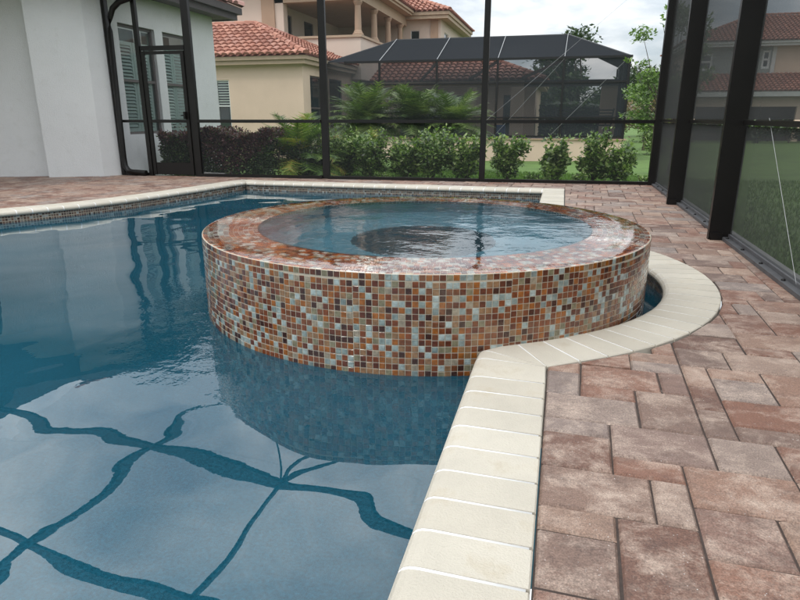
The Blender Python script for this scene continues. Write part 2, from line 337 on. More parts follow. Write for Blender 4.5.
def coping():
    blk = MB(); gr = MB(); n = len(outer)
    for i in range(n):
        o0, i0, o1, i1 = outer[i], inner[i], outer[(i+1) % n], inner[(i+1) % n]
        if math.dist(o0, o1)+math.dist(i0, i1) < .02: continue
        def P(o, q, u, d, z):      # u along the block, d across
            wdt = math.dist(o, q); f = d/.29
            return (o[0]+(q[0]-o[0])*f, o[1]+(q[1]-o[1])*f, z)
        g = .0052; 
        lo = math.dist(o0, o1); li = math.dist(i0, i1)
        go, gi = min(.5, g/max(lo, 1e-4)) if lo > .03 else .5, min(.45, g/max(li, 1e-4))
        if lo <= .03: go = .0
        A0 = (o0[0]+(o1[0]-o0[0])*go, o0[1]+(o1[1]-o0[1])*go); A1 = (o1[0]+(o0[0]-o1[0])*go, o1[1]+(o0[1]-o1[1])*go)
        B0 = (i0[0]+(i1[0]-i0[0])*gi, i0[1]+(i1[1]-i0[1])*gi); B1 = (i1[0]+(i0[0]-i1[0])*gi, i1[1]+(i0[1]-i1[1])*gi)
        prof = [(.0, -.05), (.0, .0), (.004, .004), (.24, .004), (.262, .0015), (.278, -.006), (.288, -.018), (.291, -.030), (.287, -.042), (.275, -.052), (.25, -.055)]
        r = rng.random(); zt = rng.uniform(-.0004, .0004)
        blk.grid([[P(A0, B0, 0, d, z+zt) for d, z in prof], [P(A1, B1, 1, d, z+zt) for d, z in prof]], r, sm=False)
        blk.face([P(A0, B0, 0, d, z+zt) for d, z in prof][::-1], r); blk.face([P(A1, B1, 0, d, z+zt) for d, z in prof], r)
        gp = [(.009, -.05), (.009, .0020), (.24, .0026), (.262, .0003), (.2772, -.0066), (.2872, -.018), (.2902, -.030), (.286, -.042), (.274, -.051), (.24, -.052)]
        gr.grid([[P(o0, i0, 0, d, z) for d, z in gp], [P(o1, i1, 1, d, z) for d, z in gp]], r)
    return blk, gr
pool = thing('swimming_pool', 'free form in-ground pool with cream stone coping and dark blue plaster', 'swimming pool', (-3, 3.5, 0))
blk, gr = coping(); cp = blk.build('coping', M['coping'], pool); gr.build('coping_grout', M['cgrout'], cp)
# tile wall line, 30 mm behind the bullnose
wall = []
for o, i in zip(outer, inner):
    l = math.dist(o, i); f = 1-.035/l; wall.append((o[0]+(i[0]-o[0])*f, o[1]+(i[1]-o[1])*f))
w2 = [wall[0]]
for p in wall[1:]:
    if math.dist(p, w2[-1]) > .02: w2.append(p)
wall = w2
def clump(u, v, seed=0):
    return .5+.5*math.sin(u*1.7+seed)*math.sin(v*2.3+u*.6+seed*2)
def tcol(u, v):
    # warm and pale tiles gather in loose patches
    k = clump(u*.35, v*.5, 1.3); warm = rng.random() < .46+.34*k
    return rng.uniform(0, .56) if warm else rng.uniform(.40, .99)
TS = .0285
def tile_quad(b, c, u, v, nrm, s, r, lift=.0016, tilt=.02, bev=True, gap=.0015):
    """one square glass tile centred at c with edge vectors u, v"""
    c = Vector(c); h = s*.5-gap; tx, ty = rng.gauss(0, tilt), rng.gauss(0, tilt)
    def P(a, d, k, ins=0): return c+u*a*(h-ins)+v*d*(h-ins)+nrm*(k+(a*tx+d*ty)*h)
    q = [P(-1,-1,lift,.0012), P(1,-1,lift,.0012), P(1,1,lift,.0012), P(-1,1,lift,.0012)]
    b.face(q, r)
    if bev:
        e = [c-u*h-v*h, c+u*h-v*h, c+u*h+v*h, c-u*h+v*h]
        for i in range(4):
            j = (i+1) % 4; b.face([e[i], e[j], q[j], q[i]], r)
tb = MB(); gb = MB(); wb = MB(); cum = 0
Z = Vector((0,0,1))
for k in range(len(wall)):
    p, q = Vector((*wall[k], 0)), Vector((*wall[(k+1) % len(wall)], 0)); l = (q-p).length
    d = (q-p).normalized(); n = Vector((-d.y, d.x, 0)); 
    gb.face([p+Z*-.045, q+Z*-.045, q+Z*-.235, p+Z*-.235])
    wb.face([p+Z*-.235, q+Z*-.235, q+Z*-1.35, p+Z*-1.35], sm=False)
    m = max(1, round(l/TS))
    if p.y < 1 and p.x < -1: cum += l; continue
    for i in range(m):
        for j in range(6):
            tile_quad(tb, p+d*(l*(i+.5)/m)-Z*(.062+TS*j), d, Z, n, min(TS, l/m), tcol((cum+i*TS)*3, j*.4), .0012, .02, False)
    cum += l
gb.build('waterline_grout', M['grout'], pool); tb.build('waterline_tile', M['pooltile'], pool)
fl = MB(); fl.face([(p[0], p[1], -1.35) for p in wall][::-1] if False else [(p[0], p[1], -1.35) for p in wall])
basin = MB(); basin.v = wb.v[:]; basin.f = wb.f[:]; basin.r = wb.r[:]; basin.sm = wb.sm[:]; basin.face([(p[0], p[1], -1.35) for p in wall])
basin.build('basin', M['plaster'], pool)
# water between the spa and the pool wall
wm = MB(); na = 720; ro_, ri_ = [], []
for k in range(na):
    a = 2*PI*k/na; dx, dy = math.cos(a), math.sin(a); best = 0
    for m in range(len(wall)):
        (x1, y1), (x2, y2) = wall[m], wall[(m+1) % len(wall)]; ex_, ey_ = x2-x1, y2-y1; den = dx*ey_-dy*ex_
        if abs(den) < 1e-9: continue
        t = ((x1-SC[0])*ey_-(y1-SC[1])*ex_)/den; u = ((x1-SC[0])*dy-(y1-SC[1])*dx)/den
        if t > 0 and -.001 <= u <= 1.001 and t > best: best = t
    ro_.append((SC[0]+dx*(best+.012), SC[1]+dy*(best+.012), W)); ri_.append((SC[0]+dx*(SR+.0005), SC[1]+dy*(SR+.0005), W))
wm.grid([ro_, ri_], close=True)
tag(wm.build('pool_water', M['poolwater']), 'still blue pool water mirroring the house, clouds and cage beams', 'water', kind='structure')

# ------------------------------------------------------------------ spa
spa = thing('raised_spa', 'round raised spa faced in amber, brown and pale blue glass mosaic', 'spa', (SC[0], SC[1], -1.3))
sw = MB(); sg = MB(); nt_ = round(2*PI*SR/TS); rows = 30; th = 2*PI*SR/nt_
for i in range(nt_):
    a = 2*PI*(i+.5)/nt_; n = Vector((math.cos(a), math.sin(a), 0)); u = Vector((-math.sin(a), math.cos(a), 0))
    off = ((i//12)*7 % 5)*.0018
    for j in range(rows):
        z = SH-.0005-TS*(j+.5)-off*(j > 0)
        tile_quad(sw, (SC[0]+n.x*SR, SC[1]+n.y*SR, z), u, Z, n, th, tcol(a*9+.5, j*.55), .0016, .018, j < 17)
NS = 144
def ring(r, z, n=NS): return [(SC[0]+r*math.cos(2*PI*k/n), SC[1]+r*math.sin(2*PI*k/n), z) for k in range(n)]
pw_ = MB(); pw_.grid([ring(SR, -1.34), ring(SR, -.54)], close=True, sm=False); pw_.build('submerged_wall', M['plaster'], spa)
sg.grid([ring(SR, -.538), ring(SR, SH-.003), ring(SR-.003, SH), ring(SI+.002, SH), ring(SI, SH-.004), ring(SI, SH-.12)], close=True, sm=False)
sg.build('mosaic_grout', M['grout'], spa); sw.build('mosaic_wall', M['tile'], spa)
rt = MB(); rr = SR-.004; j = 0; TR = (SR-.004-SI-.0005)/11
while j < 11:
    rc = rr-TR/2; m = round(2*PI*rc/TS); ww = 2*PI*rc/m
    for i in range(m):
        a = 2*PI*(i+.5)/m+j*.3; n = Vector((math.cos(a), math.sin(a), 0)); u = Vector((-math.sin(a), math.cos(a), 0))
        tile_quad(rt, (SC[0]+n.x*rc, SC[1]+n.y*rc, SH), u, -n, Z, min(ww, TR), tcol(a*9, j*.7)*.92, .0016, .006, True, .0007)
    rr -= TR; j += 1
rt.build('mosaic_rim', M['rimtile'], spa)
it = MB(); m = round(2*PI*SI/TS)
for i in range(m):
    a = 2*PI*(i+.5)/m; n = Vector((math.cos(a), math.sin(a), 0)); u = Vector((-math.sin(a), math.cos(a), 0))
    for jj in range(4): tile_quad(it, (SC[0]+n.x*SI, SC[1]+n.y*SI, SH-.018-TS*jj), u, Z, -n, TS, tcol(a*9, jj), .0016, .02, False)
it.build('inner_tile', M['pooltile'], spa)
sb = MB(); sb.grid([ring(SI, SH-.12), ring(SI-.01, SH-.50), ring(.45, SH-.52)], close=True, sm=False)
sb.build('basin', M['spaplaster'], spa)
sb = MB(); sb.grid([ring(.45, SH-.52), ring(.42, SH-.54), ring(.42, SH-1.0)], close=True, sm=False); sb.face(ring(.42, SH-1.0)); sb.build('footwell', M['wellplaster_shade'], spa)
for a in (20, 95, 160, 215, 300):
    n = Vector((math.cos(R(a)), math.sin(R(a)), 0)); c = Vector((*SC, SH-.33))+n*(SI-.012)
    sj = MB(); sj.tube([c, c-n*.02], .04, 14); sj.build('jet', M['white'], spa)
fm_ = MB(); fm_.grid([ring(SR-.006, SH+.0008), ring(SR-.016, SH+.0028), ring(SR-.15, SH+.003), ring(SI-.001, SH+.003)], close=True)
tag(fm_.build('overflow_water', M['film']), 'thin sheet of water spilling over the mosaic rim of the spa', 'water', kind='structure')
ws = MB(); rings = [ring(r, SH+.003) for r in (SI-.002, .8, .6, .4, .2, .05)]
ws.grid(rings, close=True); ws.face(rings[-1])
tag(ws.build('spa_water', M['spawater']), 'rippled blue water filling the raised spa to its rim', 'water', kind='structure')

# ------------------------------------------------------------------ patio pavers
def clip(poly, p, n):
    out = []
    for i in range(len(poly)):
        a, b = poly[i], poly[(i+1) % len(poly)]
        da = (a[0]-p[0])*n[0]+(a[1]-p[1])*n[1]; db = (b[0]-p[0])*n[0]+(b[1]-p[1])*n[1]
        if da >= 0: out.append(a)
        if da*db < 0:
            t = da/(da-db); out.append((a[0]+(b[0]-a[0])*t, a[1]+(b[1]-a[1])*t))
    return out
FW = ((1.317, 9.80), (-7.34, 9.29))       # line of the far screen wall
def fy(x): return 9.80+(x-1.317)*(.51/8.657)
def planes(c):
    x, y = c; L = []
    dr = math.hypot(x-RC[0], y-RC[1])
    if 2.2 < y < 5.6 and x > -.1 and dr < 2.3:
        n = ((x-RC[0])/dr, (y-RC[1])/dr); L.append(((RC[0]+n[0]*(RO+.003), RC[1]+n[1]*(RO+.003)), n))
    if y < 2.75 and y > -1.74: L.append(((.003, 0), (1, 0)))
    if y <= -1.74 or (y < -1.5 and x < 0): L.append(((0, -1.745), (0, -1)))
    elif 5.2 < y < 8.95 and x > -2: L.append(((.068, 0), (1, 0)))
    elif y >= 8.85 and x > -4.95 and x <= .07: L.append(((0, 8.965+.0), (0, 1)))
    elif x < -4.6 and y > -1.74:
        best = None
        for k in range(len(LC)-1):
            p, q = LC[k], LC[k+1]; dx, dy = q[0]-p[0], q[1]-p[1]; t = max(0, min(1, ((x-p[0])*dx+(y-p[1])*dy)/(dx*dx+dy*dy)))
            d = math.hypot(x-p[0]-dx*t, y-p[1]-dy*t)
            if best is None or d < best[0]:
                l = math.hypot(dx, dy); best = (d, p, (dy/l, -dx/l))
        L.append((best[1], best[2]))
        if y > 8.9: L.append(((0, 9.0), (0, 1))) if x > -5.0 else None
    return L
def inside_pool(x, y):
    c = False; n = len(outer)
    for i in range(n):
        (x1, y1), (x2, y2) = outer[i], outer[i-1]
        if (y1 > y) != (y2 > y) and x < (x2-x1)*(y-y1)/(y2-y1)+x1: c = not c
    return c
PSEED = 29
def patio():
    rng = random.Random(PSEED)
    pv = MB(); js = MB(); U = .0955; V = .1; th = R(-1.9); ct, st = math.cos(th), math.sin(th)
    ox, oy = -.002, 1.21
    I0, I1, J0, J1 = -110, 30, -55, 100; occ = set(); vj = set()
    def T(i, j):
        a, b = i*U, j*V; return (ox+a*ct-b*st, oy+a*st+b*ct)
    fixed = {}
    for j in range(J0, J1):
        for i in range(I0, I1):
            if (i, j) in occ: continue
            c = T(i+1, j+1)
            if c[0] < -13.5 or c[0] > XR+.3 or c[1] < -3.4 or c[1] > fy(c[0])+.35: occ.add((i, j)); continue
            opts = [(3,2),(3,2),(3,2),(3,2),(2,2),(2,2),(2,3)]; rng.shuffle(opts); opts += [(2,1),(1,2),(1,1)]
            for w, h in opts:
                if i < 0 < i+w and j < 14: continue
                if all((i+a, j+b) not in occ for a in range(w) for b in range(h)):
                    if (w, h) in ((3,2),(2,2),(2,3)) and rng.random() < .9 and ((i+w, j-1) in vj or (i+w, j+h) in vj): continue
                    if w == 2 and (i+3, j) in occ and (i+2, j) not in occ: continue
                    break
            for b in range(h): vj.add((i+w, j+b)); vj.add((i, j+b))
            for a in range(w):
                for b in range(h): occ.add((i+a, j+b))
            if i < 0 and j < 11 and oy+j*V > -1.9: continue
            e0 = -1 if (i == 0 and j < 14) else 0
            quad = [T(i+e0, j), T(i+w, j), T(i+w, j+h), T(i+e0, j+h)]
            cc = T(i+w/2, j+h/2)
            pts = quad+[cc]
            if all(inside_pool(*p) for p in pts): continue
            pls = planes(cc)
            pl = quad
            for p, n in pls: pl = clip(pl, p, n)
            if len(pl) < 3: continue
            for p, n in (((XR-.005, 0), (-1, 0)), ((-13.5, 0), (1, 0)), ((0, -3), (0, 1))): pl = clip(pl, p, n) if len(pl) > 2 else pl
            pl = clip(pl, (1.317, 9.86), (.0588, -1)) if len(pl) > 2 else pl
            if len(pl) < 3: continue
            ar = sum(pl[k][0]*pl[(k+1) % len(pl)][1]-pl[(k+1) % len(pl)][0]*pl[k][1] for k in range(len(pl)))/2
            if ar < .0025: continue
            mx, my = sum(p[0] for p in pl)/len(pl), sum(p[1] for p in pl)/len(pl)
            if inside_pool(mx, my): continue
            js.face([(p[0], p[1], -.0085) for p in pl])
            def inset(d):
                q = pl
                for k in range(len(pl)):
                    a, b = pl[k], pl[(k+1) % len(pl)]; dx, dy = b[0]-a[0], b[1]-a[1]; l = math.hypot(dx, dy)
                    if l < 1e-5: continue
                    n = (-dy/l, dx/l); q = clip(q, (a[0]+n[0]*d, a[1]+n[1]*d), n)
                    if len(q) < 3: return None
                return q
            g = rng.uniform(.0020, .0032)
            q0, q1 = inset(g), inset(g+.0068)
            if not q0 or not q1: continue
            r = rng.random(); z = rng.uniform(-.0025, .001); tx, ty = rng.gauss(0, .0035), rng.gauss(0, .0035)
            if ar < .03: tx = ty = 0; z = 0
            if len(q0) == len(q1):
                H = lambda p, dz: (p[0], p[1], z+dz+(p[0]-mx)*tx+(p[1]-my)*ty)
                n = len(q0)
                for k in range(n):
                    m_ = (k+1) % n
                    pv.face([(q0[k][0], q0[k][1], -.03), (q0[m_][0], q0[m_][1], -.03), H(q0[m_], -.008), H(q0[k], -.008)], r)
                    pv.face([H(q0[k], -.008), H(q0[m_], -.008), H(q1[m_], 0), H(q1[k], 0)], r)
                pv.face([H(p, 0) for p in q1], r)
            else:
                pv.face([(p[0], p[1], z) for p in q0], r)
                for k in range(len(q0)):
                    m_ = (k+1) % len(q0); pv.face([(*q0[k], -.03), (*q0[m_], -.03), (*q0[m_], z), (*q0[k], z)], r)
    o = pv.build('patio_pavers', M['paver']); tag(o, 'mottled pink, brown and grey paver patio round the pool', 'paving', kind='structure')
    js.build('joint_sand', M['joint'], o)
    e = MB(); e.box(XR-.004, -3, -.5, XR+.10, 9.95, -.012); e.build('edge_footing', M['concrete'], o)
    e = MB(); e.hexa([(-13.5,8.70,-.5),(XR,9.875,-.5),(XR,9.96,-.5),(-13.5,9.02,-.5)], [(-13.5,8.70,-.012),(XR,9.812,-.012),(XR,9.96,-.012),(-13.5,9.02,-.012)]); e.build('edge_footing', M['concrete'], o)
patio()

# ------------------------------------------------------------------ screen cage
cage = thing('pool_screen_enclosure', 'dark bronze screened pool cage with posts, chair rail and screen door', 'pool cage', (1.35, 9.8, 0))
EZ = 2.98; TZ = 3.25
XW = 1.36                                        # right wall plane
def post(x, y, w, d, z1=EZ, ang=0): 
    b = MB(); b.box(x-w/2, y-d/2, 0, x+w/2, y+d/2, z1); return b
def far_bar(x0, x1, z, w, h, dy=0):
    b = MB(); b.bar((x0, fy(x0)+dy, z), (x1, fy(x1)+dy, z), w, h); return b
for x, w in ((-3.70, .115), (-1.19, .088)): post(x, fy(x)+.03, w, .05).build('post', M['bronze'], cage)
post(1.318, 9.82, .125, .11).build('post', M['bronze'], cage)
for y in (7.62, 5.43, 3.22, 1.0, -1.2): 
    post(1.285, y, .17, .055).build('post', M['bronze'], cage)
    for y0_, y1_ in ((y-.05, y-.0285), (y+.0285, y+.05)):
        b = MB(); b.box(1.21, y0_, 0, 1.30, y1_, .06); b.build('foot_bracket', M['bronze'], cage)
post(-5.94, fy(-5.94)+.02, .125, .07).build('post', M['bronze'], cage)
post(-7.345, 9.30, .055, .09).build('post', M['bronze'], cage)
# rails
xs = [-7.32, -6.84]; far_bar(-7.32, -6.84, .90, .04, .045).build('chair_rail', M['bronze'], cage)
for a, c in ((-5.875, -3.76), (-3.64, -1.235), (-1.145, 1.255)): far_bar(a, c, .90, .045, .05).build('chair_rail', M['bronze'], cage)
ysr = [9.76, 7.62, 5.43, 3.22, 1.0, -1.2]
for k in range(5):
    b = MB(); b.bar((XW-.018, ysr[k]-.03, .915), (XW-.018, ysr[k+1]+.03, .915), .025, .035); b.build('chair_rail', M['bronze'], cage)
for a, c in ((-7.32, -6.84), (-5.875, -3.76), (-3.64, -1.235), (-1.145, 1.255)): far_bar(a, c, .025, .05, .045).build('base_channel', M['bronze'], cage)
for k in range(5):
    b = MB(); b.box(1.30, ysr[k+1]+.03, .001, 1.385, ysr[k]-.03, .026); b.box(1.345, ysr[k+1]+.03, .0265, 1.385, ysr[k]-.03, .05)
    ch = b.build('base_channel', M['bronze2'], cage)
    y = ysr[k+1]+.3
    while y < ysr[k]-.1: bb = MB(); bb.lathe((1.322, y, .0262), [(.013, 0), (.013, .008), (.006, .012)], 8); y += .45; bb.build('bolt', M['bronze'], ch)
# top plates and roof members
far_bar(-7.3, 1.3, EZ+.04, .06, .08).build('eave_beam', M['bronze'], cage)
b = MB(); b.bar((XW-.02, 9.8, EZ+.04), (XW-.02, -3, EZ+.04), .06, .08); b.build('eave_beam', M['bronze'], cage)
def beam(p, q, w, h): b = MB(); b.bar(p, q, w, h); b.build('roof_beam', M['bronze'], cage)
beam((-8.2, 6.72, 3.02), (1.33, 5.02, 3.02), .05, .13)
beam((-8.5, 4.62, 3.02), (1.33, 3.30, 3.02), .05, .13)
beam((-8.5, 1.9, 3.02), (1.33, 1.5, 3.02), .05, .13)
beam((-5.05, 9.38, 3.02), (-4.98, 6.18, 3.03), .04, .06); beam((-4.98, 6.08, 3.03), (-4.9, 1.8, 3.03), .04, .06)
beam((-3.04, 5.74, 3.03), (-2.95, 1.7, 3.03), .04, .06)
beam((-3.04, 5.84, 3.03), (-4.55, 9.42, 3.02), .03, .05); beam((-3.04, 5.84, 3.02), (-2.55, 9.55, 3.0), .025, .04); beam((-3.04, 5.84, 3.03), (-.75, 9.66, 3.02), .03, .05)
beam((-.9, 5.35, 3.03), (-.8, 1.6, 3.03), .04, .06)
# screen panels
def panel(pts, m='screen', name='screen_panel'):
    b = MB(); b.face(pts); return b.build(name, M[m], cage)
fx = [(-7.31, -6.86), (-5.87, -3.765), (-3.64, -1.24), (-1.14, 1.25)]
for a, c in fx:
    panel([(a, fy(a)+.01, .05), (c, fy(c)+.01, .05), (c, fy(c)+.01, .875), (a, fy(a)+.01, .875)])
    panel([(a, fy(a)+.01, .925), (c, fy(c)+.01, .925), (c, fy(c)+.01, EZ), (a, fy(a)+.01, EZ)])
for k in range(5):
    a, c = ysr[k]-.03, ysr[k+1]+.03
    for z0, z1 in ((.05, .89), (.94, EZ)): panel([(XW, a, z0), (XW, c, z0), (XW, c, z1), (XW, a, z1)], 'screen_side')
for (y0, y1) in ((9.75, 6.22), (6.1, 4.15), (4.05, 1.7), (1.6, -3)):
    for x0, x1 in ((-7.5, -4.95), (-4.9, -2.95), (-2.9, -.85), (-.75, 1.3)):
        yy0 = min(y0, fy(x0)-.03); yy1 = min(y0, fy(x1)-.03)
        panel([(x0, yy0, 3.0), (x0, y1, 3.10), (x1, y1, 3.10), (x1, yy1, 3.0)], 'screen_roof')
# cable braces
def cable(p, q): b = MB(); b.tube([p, q], .0014, 5); b.build('brace_cable', M['steel'], cage)
cable((1.28, fy(1.28)-.04, 3.0), (-1.14, fy(-1.14)-.04, .92))
cable((1.345, 4.83, .95), (1.345, 3.83, .04))
# door
door = MB()
def dbar(b, x0, z0, x1, z1, w=.055, t=.03): b.bar((x0, fy(x0)-.01, z0), (x1, fy(x1)-.01, z1), w if abs(x0-x1) < .01 else t, t if abs(x0-x1) < .01 else w)
b = MB(); b.box(-6.845, 9.28, 0, -6.775, 9.34, EZ); b.build('post', M['bronze'], cage)
b = MB(); b.bar((-6.77, fy(-6.8), 2.035), (-6.0, fy(-6), 2.035), .05, .07); b.build('door_header', M['bronze'], cage)
db = MB()
for x in (-6.735, -6.04): db.box(x-.03, fy(x)-.03, .02, x+.03, fy(x)+.0, 1.99)
db.bar((-6.70, fy(-6.7)-.015, 1.965), (-6.07, fy(-6.07)-.015, 1.965), .028, .05); db.bar((-6.70, fy(-6.7)-.015, .90), (-6.07, fy(-6.07)-.015, .90), .028, .05)
df = db.build('screen_door', M['bronze'], cage)
b = MB(); b.bar((-6.70, fy(-6.7)-.012, .125), (-6.07, fy(-6.07)-.012, .125), .02, .20); b.build('kick_plate', M['bronze'], df)
b = MB(); b.box(-6.075, fy(-6.05)-.09, .93, -6.045, fy(-6.05)-.032, 1.05); b.box(-6.12, fy(-6.1)-.085, .98, -6.04, fy(-6.1)-.07, 1.0); b.build('handle', M['bronze'], df)
for z0, z1 in ((.23, .875), (.925, 1.94)):
    b = MB(); b.face([(-6.70, fy(-6.7)-.01, z0), (-6.07, fy(-6.07)-.01, z0), (-6.07, fy(-6.07)-.01, z1), (-6.70, fy(-6.7)-.01, z1)]); b.build('screen_panel', M['screen'], df)
panel([(-6.77, fy(-6.77), 2.07), (-6.0, fy(-6), 2.07), (-6.0, fy(-6), EZ), (-6.77, fy(-6.77), EZ)])

# ------------------------------------------------------------------ houses: shared builders
def wallface(b, p0, p1, z0, z1, ops=(), depth=.1):
    """vertical wall from p0 to p1 (outside on the right of travel); ops = (u0,u1,za,zb) openings in metres along the wall"""
    p0 = Vector((*p0, 0)); p1 = Vector((*p1, 0)); L = (p1-p0).length; d = (p1-p0)/L; n = Vector((-d.y, d.x, 0))  # n points inwards
    us = sorted({0, L, *[o[0] for o in ops], *[o[1] for o in ops]}); zs = sorted({z0, z1, *[o[2] for o in ops], *[o[3] for o in ops]})
    P = lambda u, z, k=0: p0+d*u+n*k+Z*z
    for i in range(len(us)-1):
        for j in range(len(zs)-1):
            um, zm = (us[i]+us[i+1])/2, (zs[j]+zs[j+1])/2
            if any(o[0] < um < o[1] and o[2] < zm < o[3] for o in ops): continue
            b.face([P(us[i], zs[j]), P(us[i+1], zs[j]), P(us[i+1], zs[j+1]), P(us[i], zs[j+1])])
    for (u0, u1, za, zb) in ops:
        for A, B_ in (((u0, za), (u1, za)), ((u1, za), (u1, zb)), ((u1, zb), (u0, zb)), ((u0, zb), (u0, za))):
            b.face([P(*A), P(*B_), P(*B_, depth), P(*A, depth)])
    return P
def window(parent, P, o, depth=.1, fm='wframe', style='sash', gm='glass', fw=.05):
    u0, u1, za, zb = o; f = MB()
    def bx(b, a, c, z, w, k0, k1):
        b.hexa([P(a, z, k1), P(c, z, k1), P(c, z, k0), P(a, z, k0)][::-1], [P(a, w, k1), P(c, w, k1), P(c, w, k0), P(a, w, k0)][::-1])
    k0, k1 = depth-.05, depth
    bx(f, u0, u0+fw, za, zb, k0, k1); bx(f, u1-fw, u1, za, zb, k0, k1); bx(f, u0+fw, u1-fw, za, za+fw, k0, k1); bx(f, u0+fw, u1-fw, zb-fw, zb, k0, k1)
    zm = (za+zb)/2
    if style != 'plain': bx(f, u0+fw, u1-fw, zm-fw*.5, zm+fw*.5, k0, k1)
    fo = f.build('window', M[fm], parent)
    g = MB(); g.face([P(u0+fw, za+fw, depth-.02), P(u1-fw, za+fw, depth-.02), P(u1-fw, zb-fw, depth-.02), P(u0+fw, zb-fw, depth-.02)])
    if style == 'shutter':
        mglass = clear_glass(); g.build('pane', mglass, fo)
        bk = MB(); bk.face([P(u0, za, depth+.35), P(u1, za, depth+.35), P(u1, zb, depth+.35), P(u0, zb, depth+.35)]); bk.build('room_behind', M['room'], fo)
        s = MB(); n = 2; wv = (u1-u0-2*fw)/n
        for i in range(n):
            a = u0+fw+wv*i; k2, k3 = depth+.02, depth+.05
            bx(s, a+.005, a+.055, za+fw, zb-fw-.22, k2, k3); bx(s, a+wv-.055, a+wv-.005, za+fw, zb-fw-.22, k2, k3)
            for zz in (za+fw, zm-.03, zb-fw-.28): bx(s, a+.055, a+wv-.055, zz, zz+.06, k2, k3)
            z = za+fw+.08
            while z < zb-fw-.30:
                s.face([P(a+.055, z, k2-.01), P(a+wv-.055, z, k2-.01), P(a+wv-.055, z+.045, k3+.01), P(a+.055, z+.045, k3+.01)])
                z += .058
        s.build('shutter', M['louver'], fo)
    else: g.build('pane', M[gm], fo)
    return fo
_cg = []
def clear_glass():
    if _cg: return _cg[0]
    m, nt, out = nm('clear_glass'); L = nt.links
    fr = N(nt, 'ShaderNodeFresnel'); fr.inputs['IOR'].default_value = 1.5
    tr = N(nt, 'ShaderNodeBsdfTransparent'); tr.inputs[0].default_value = (.85,.92,.90,1); gl = N(nt, 'ShaderNodeBsdfGlossy'); gl.inputs['Roughness'].default_value = .02
    mx = N(nt, 'ShaderNodeMixShader'); L.new(fr.outputs[0], mx.inputs[0]); L.new(tr.outputs[0], mx.inputs[1]); L.new(gl.outputs[0], mx.inputs[2]); L.new(mx.outputs[0], out.inputs[0])
    _cg.append(m); return m
def pip(poly, u, v):
    c = False
    for i in range(len(poly)):
        (x1, y1), (x2, y2) = poly[i], poly[i-1]
        if (y1 > v) != (y2 > v) and u < (x2-x1)*(v-y1)/(y2-y1)+x1: c = not c
    return c
def roofplane(b, pts, pitch=.24, course=.34, rad=.085, under=True):
    """barrel tiles over the planar polygon pts; pts[0]->pts[1] is the eave"""
    pts = [Vector(p) for p in pts]; o = pts[0]; u = (pts[1]-pts[0]).normalized()
    n = None
    for p in pts[2:]:
        c = u.cross(p-o)
        if c.length > 1e-3: n = c.normalized(); break
    if n.z < 0: n = -n
    v = n.cross(u).normalized()
    if v.dot(pts[2]-o) < 0: v = -v
    poly = [((p-o).dot(u), (p-o).dot(v)) for p in pts]
    if under: b.face([p-n*.01 for p in pts], .1)
    us = [q[0] for q in poly]; vs = [q[1] for q in poly]
    i = 0; uu = min(us)+pitch/2
    while uu < max(us):
        vv = 0
        while vv < max(vs):
            if pip(poly, uu, vv+course*.45):
                r = rng.random(); rows = []
                for (w, dn, rr) in ((vv-.03, .045, rad*1.12), (vv+course*1.02, .012, rad*.88)):
                    rows.append([o+u*(uu+math.cos(a)*rr*1.15)+v*w+n*(dn+math.sin(a)*rr*.75) for a in (0, PI*.2, PI*.4, PI*.6, PI*.8, PI)])
                b.grid(rows, r, sm=False)
                b.face([*rows[0]][::-1], .0)
            vv += course
        uu += pitch; i += 1
def ridge(b, p, q, rad=.10):
    p, q = Vector(p), Vector(q); n = max(1, int((q-p).length/.36))
    d = (q-p)/n; a = d.normalized().cross(Z).normalized(); up = a.cross(d.normalized()).normalized()
    if up.z < 0: up = -up
    for k in range(n):
        r = rng.random(); rows = []
        for f, rr in ((-.05, rad*1.1), (1.02, rad*.9)):
            c = p+d*(k+f)
            rows.append([c+a*math.cos(t)*rr*1.1+up*(math.sin(t)*rr+.03) for t in (0, PI*.25, PI*.5, PI*.75, PI)])
        b.grid(rows, r, sm=False); b.face(rows[0], .0)
def hip_roof(parent, x0, y0, x1, y1, ze, slope, mat, ridge_axis='x', fm='trimtan', name='roof', fh=.2, tiles=('S','E','W','N'), gut=True):
    """hip roof over the eave rectangle"""
    w = (y1-y0)/2 if ridge_axis == 'x' else (x1-x0)/2; zr = ze+w*slope; b = MB()
    if ridge_axis == 'x': A, B_ = (x0+w, (y0+y1)/2, zr), (x1-w, (y0+y1)/2, zr)
    else: A, B_ = ((x0+x1)/2, y0+w, zr), ((x0+x1)/2, y1-w, zr)
    c = [(x0,y0,ze), (x1,y0,ze), (x1,y1,ze), (x0,y1,ze)]
    F = {'S': [c[0], c[1], B_, A], 'E': [c[1], c[2], B_], 'N': [c[2], c[3], A, B_], 'W': [c[3], c[0], A]} if ridge_axis == 'x' else {'S': [c[0], c[1], A], 'E': [c[1], c[2], B_, A], 'N': [c[2], c[3], B_], 'W': [c[3], c[0], A, B_]}
    for k, pts in F.items():
        if k in tiles: roofplane(b, pts)
        else: b.face(pts)
    ridge(b, A, B_)
    for p, q in ((c[0], A), (c[1], B_ if ridge_axis == 'x' else A), (c[2], B_), (c[3], A if ridge_axis == 'x' else B_)): ridge(b, p, q)
    o = b.build(name, M[mat], parent)
    f = MB(); t = .06
    f.box(x0+.03, y0+.03, ze-fh*.5, x1-.03, y1-.03, ze-.015); f.box(x0+.09, y0+.09, ze-fh, x1-.09, y1-.09, ze-fh*.5-.002)
    f.build('fascia', M[fm], o)
    return o

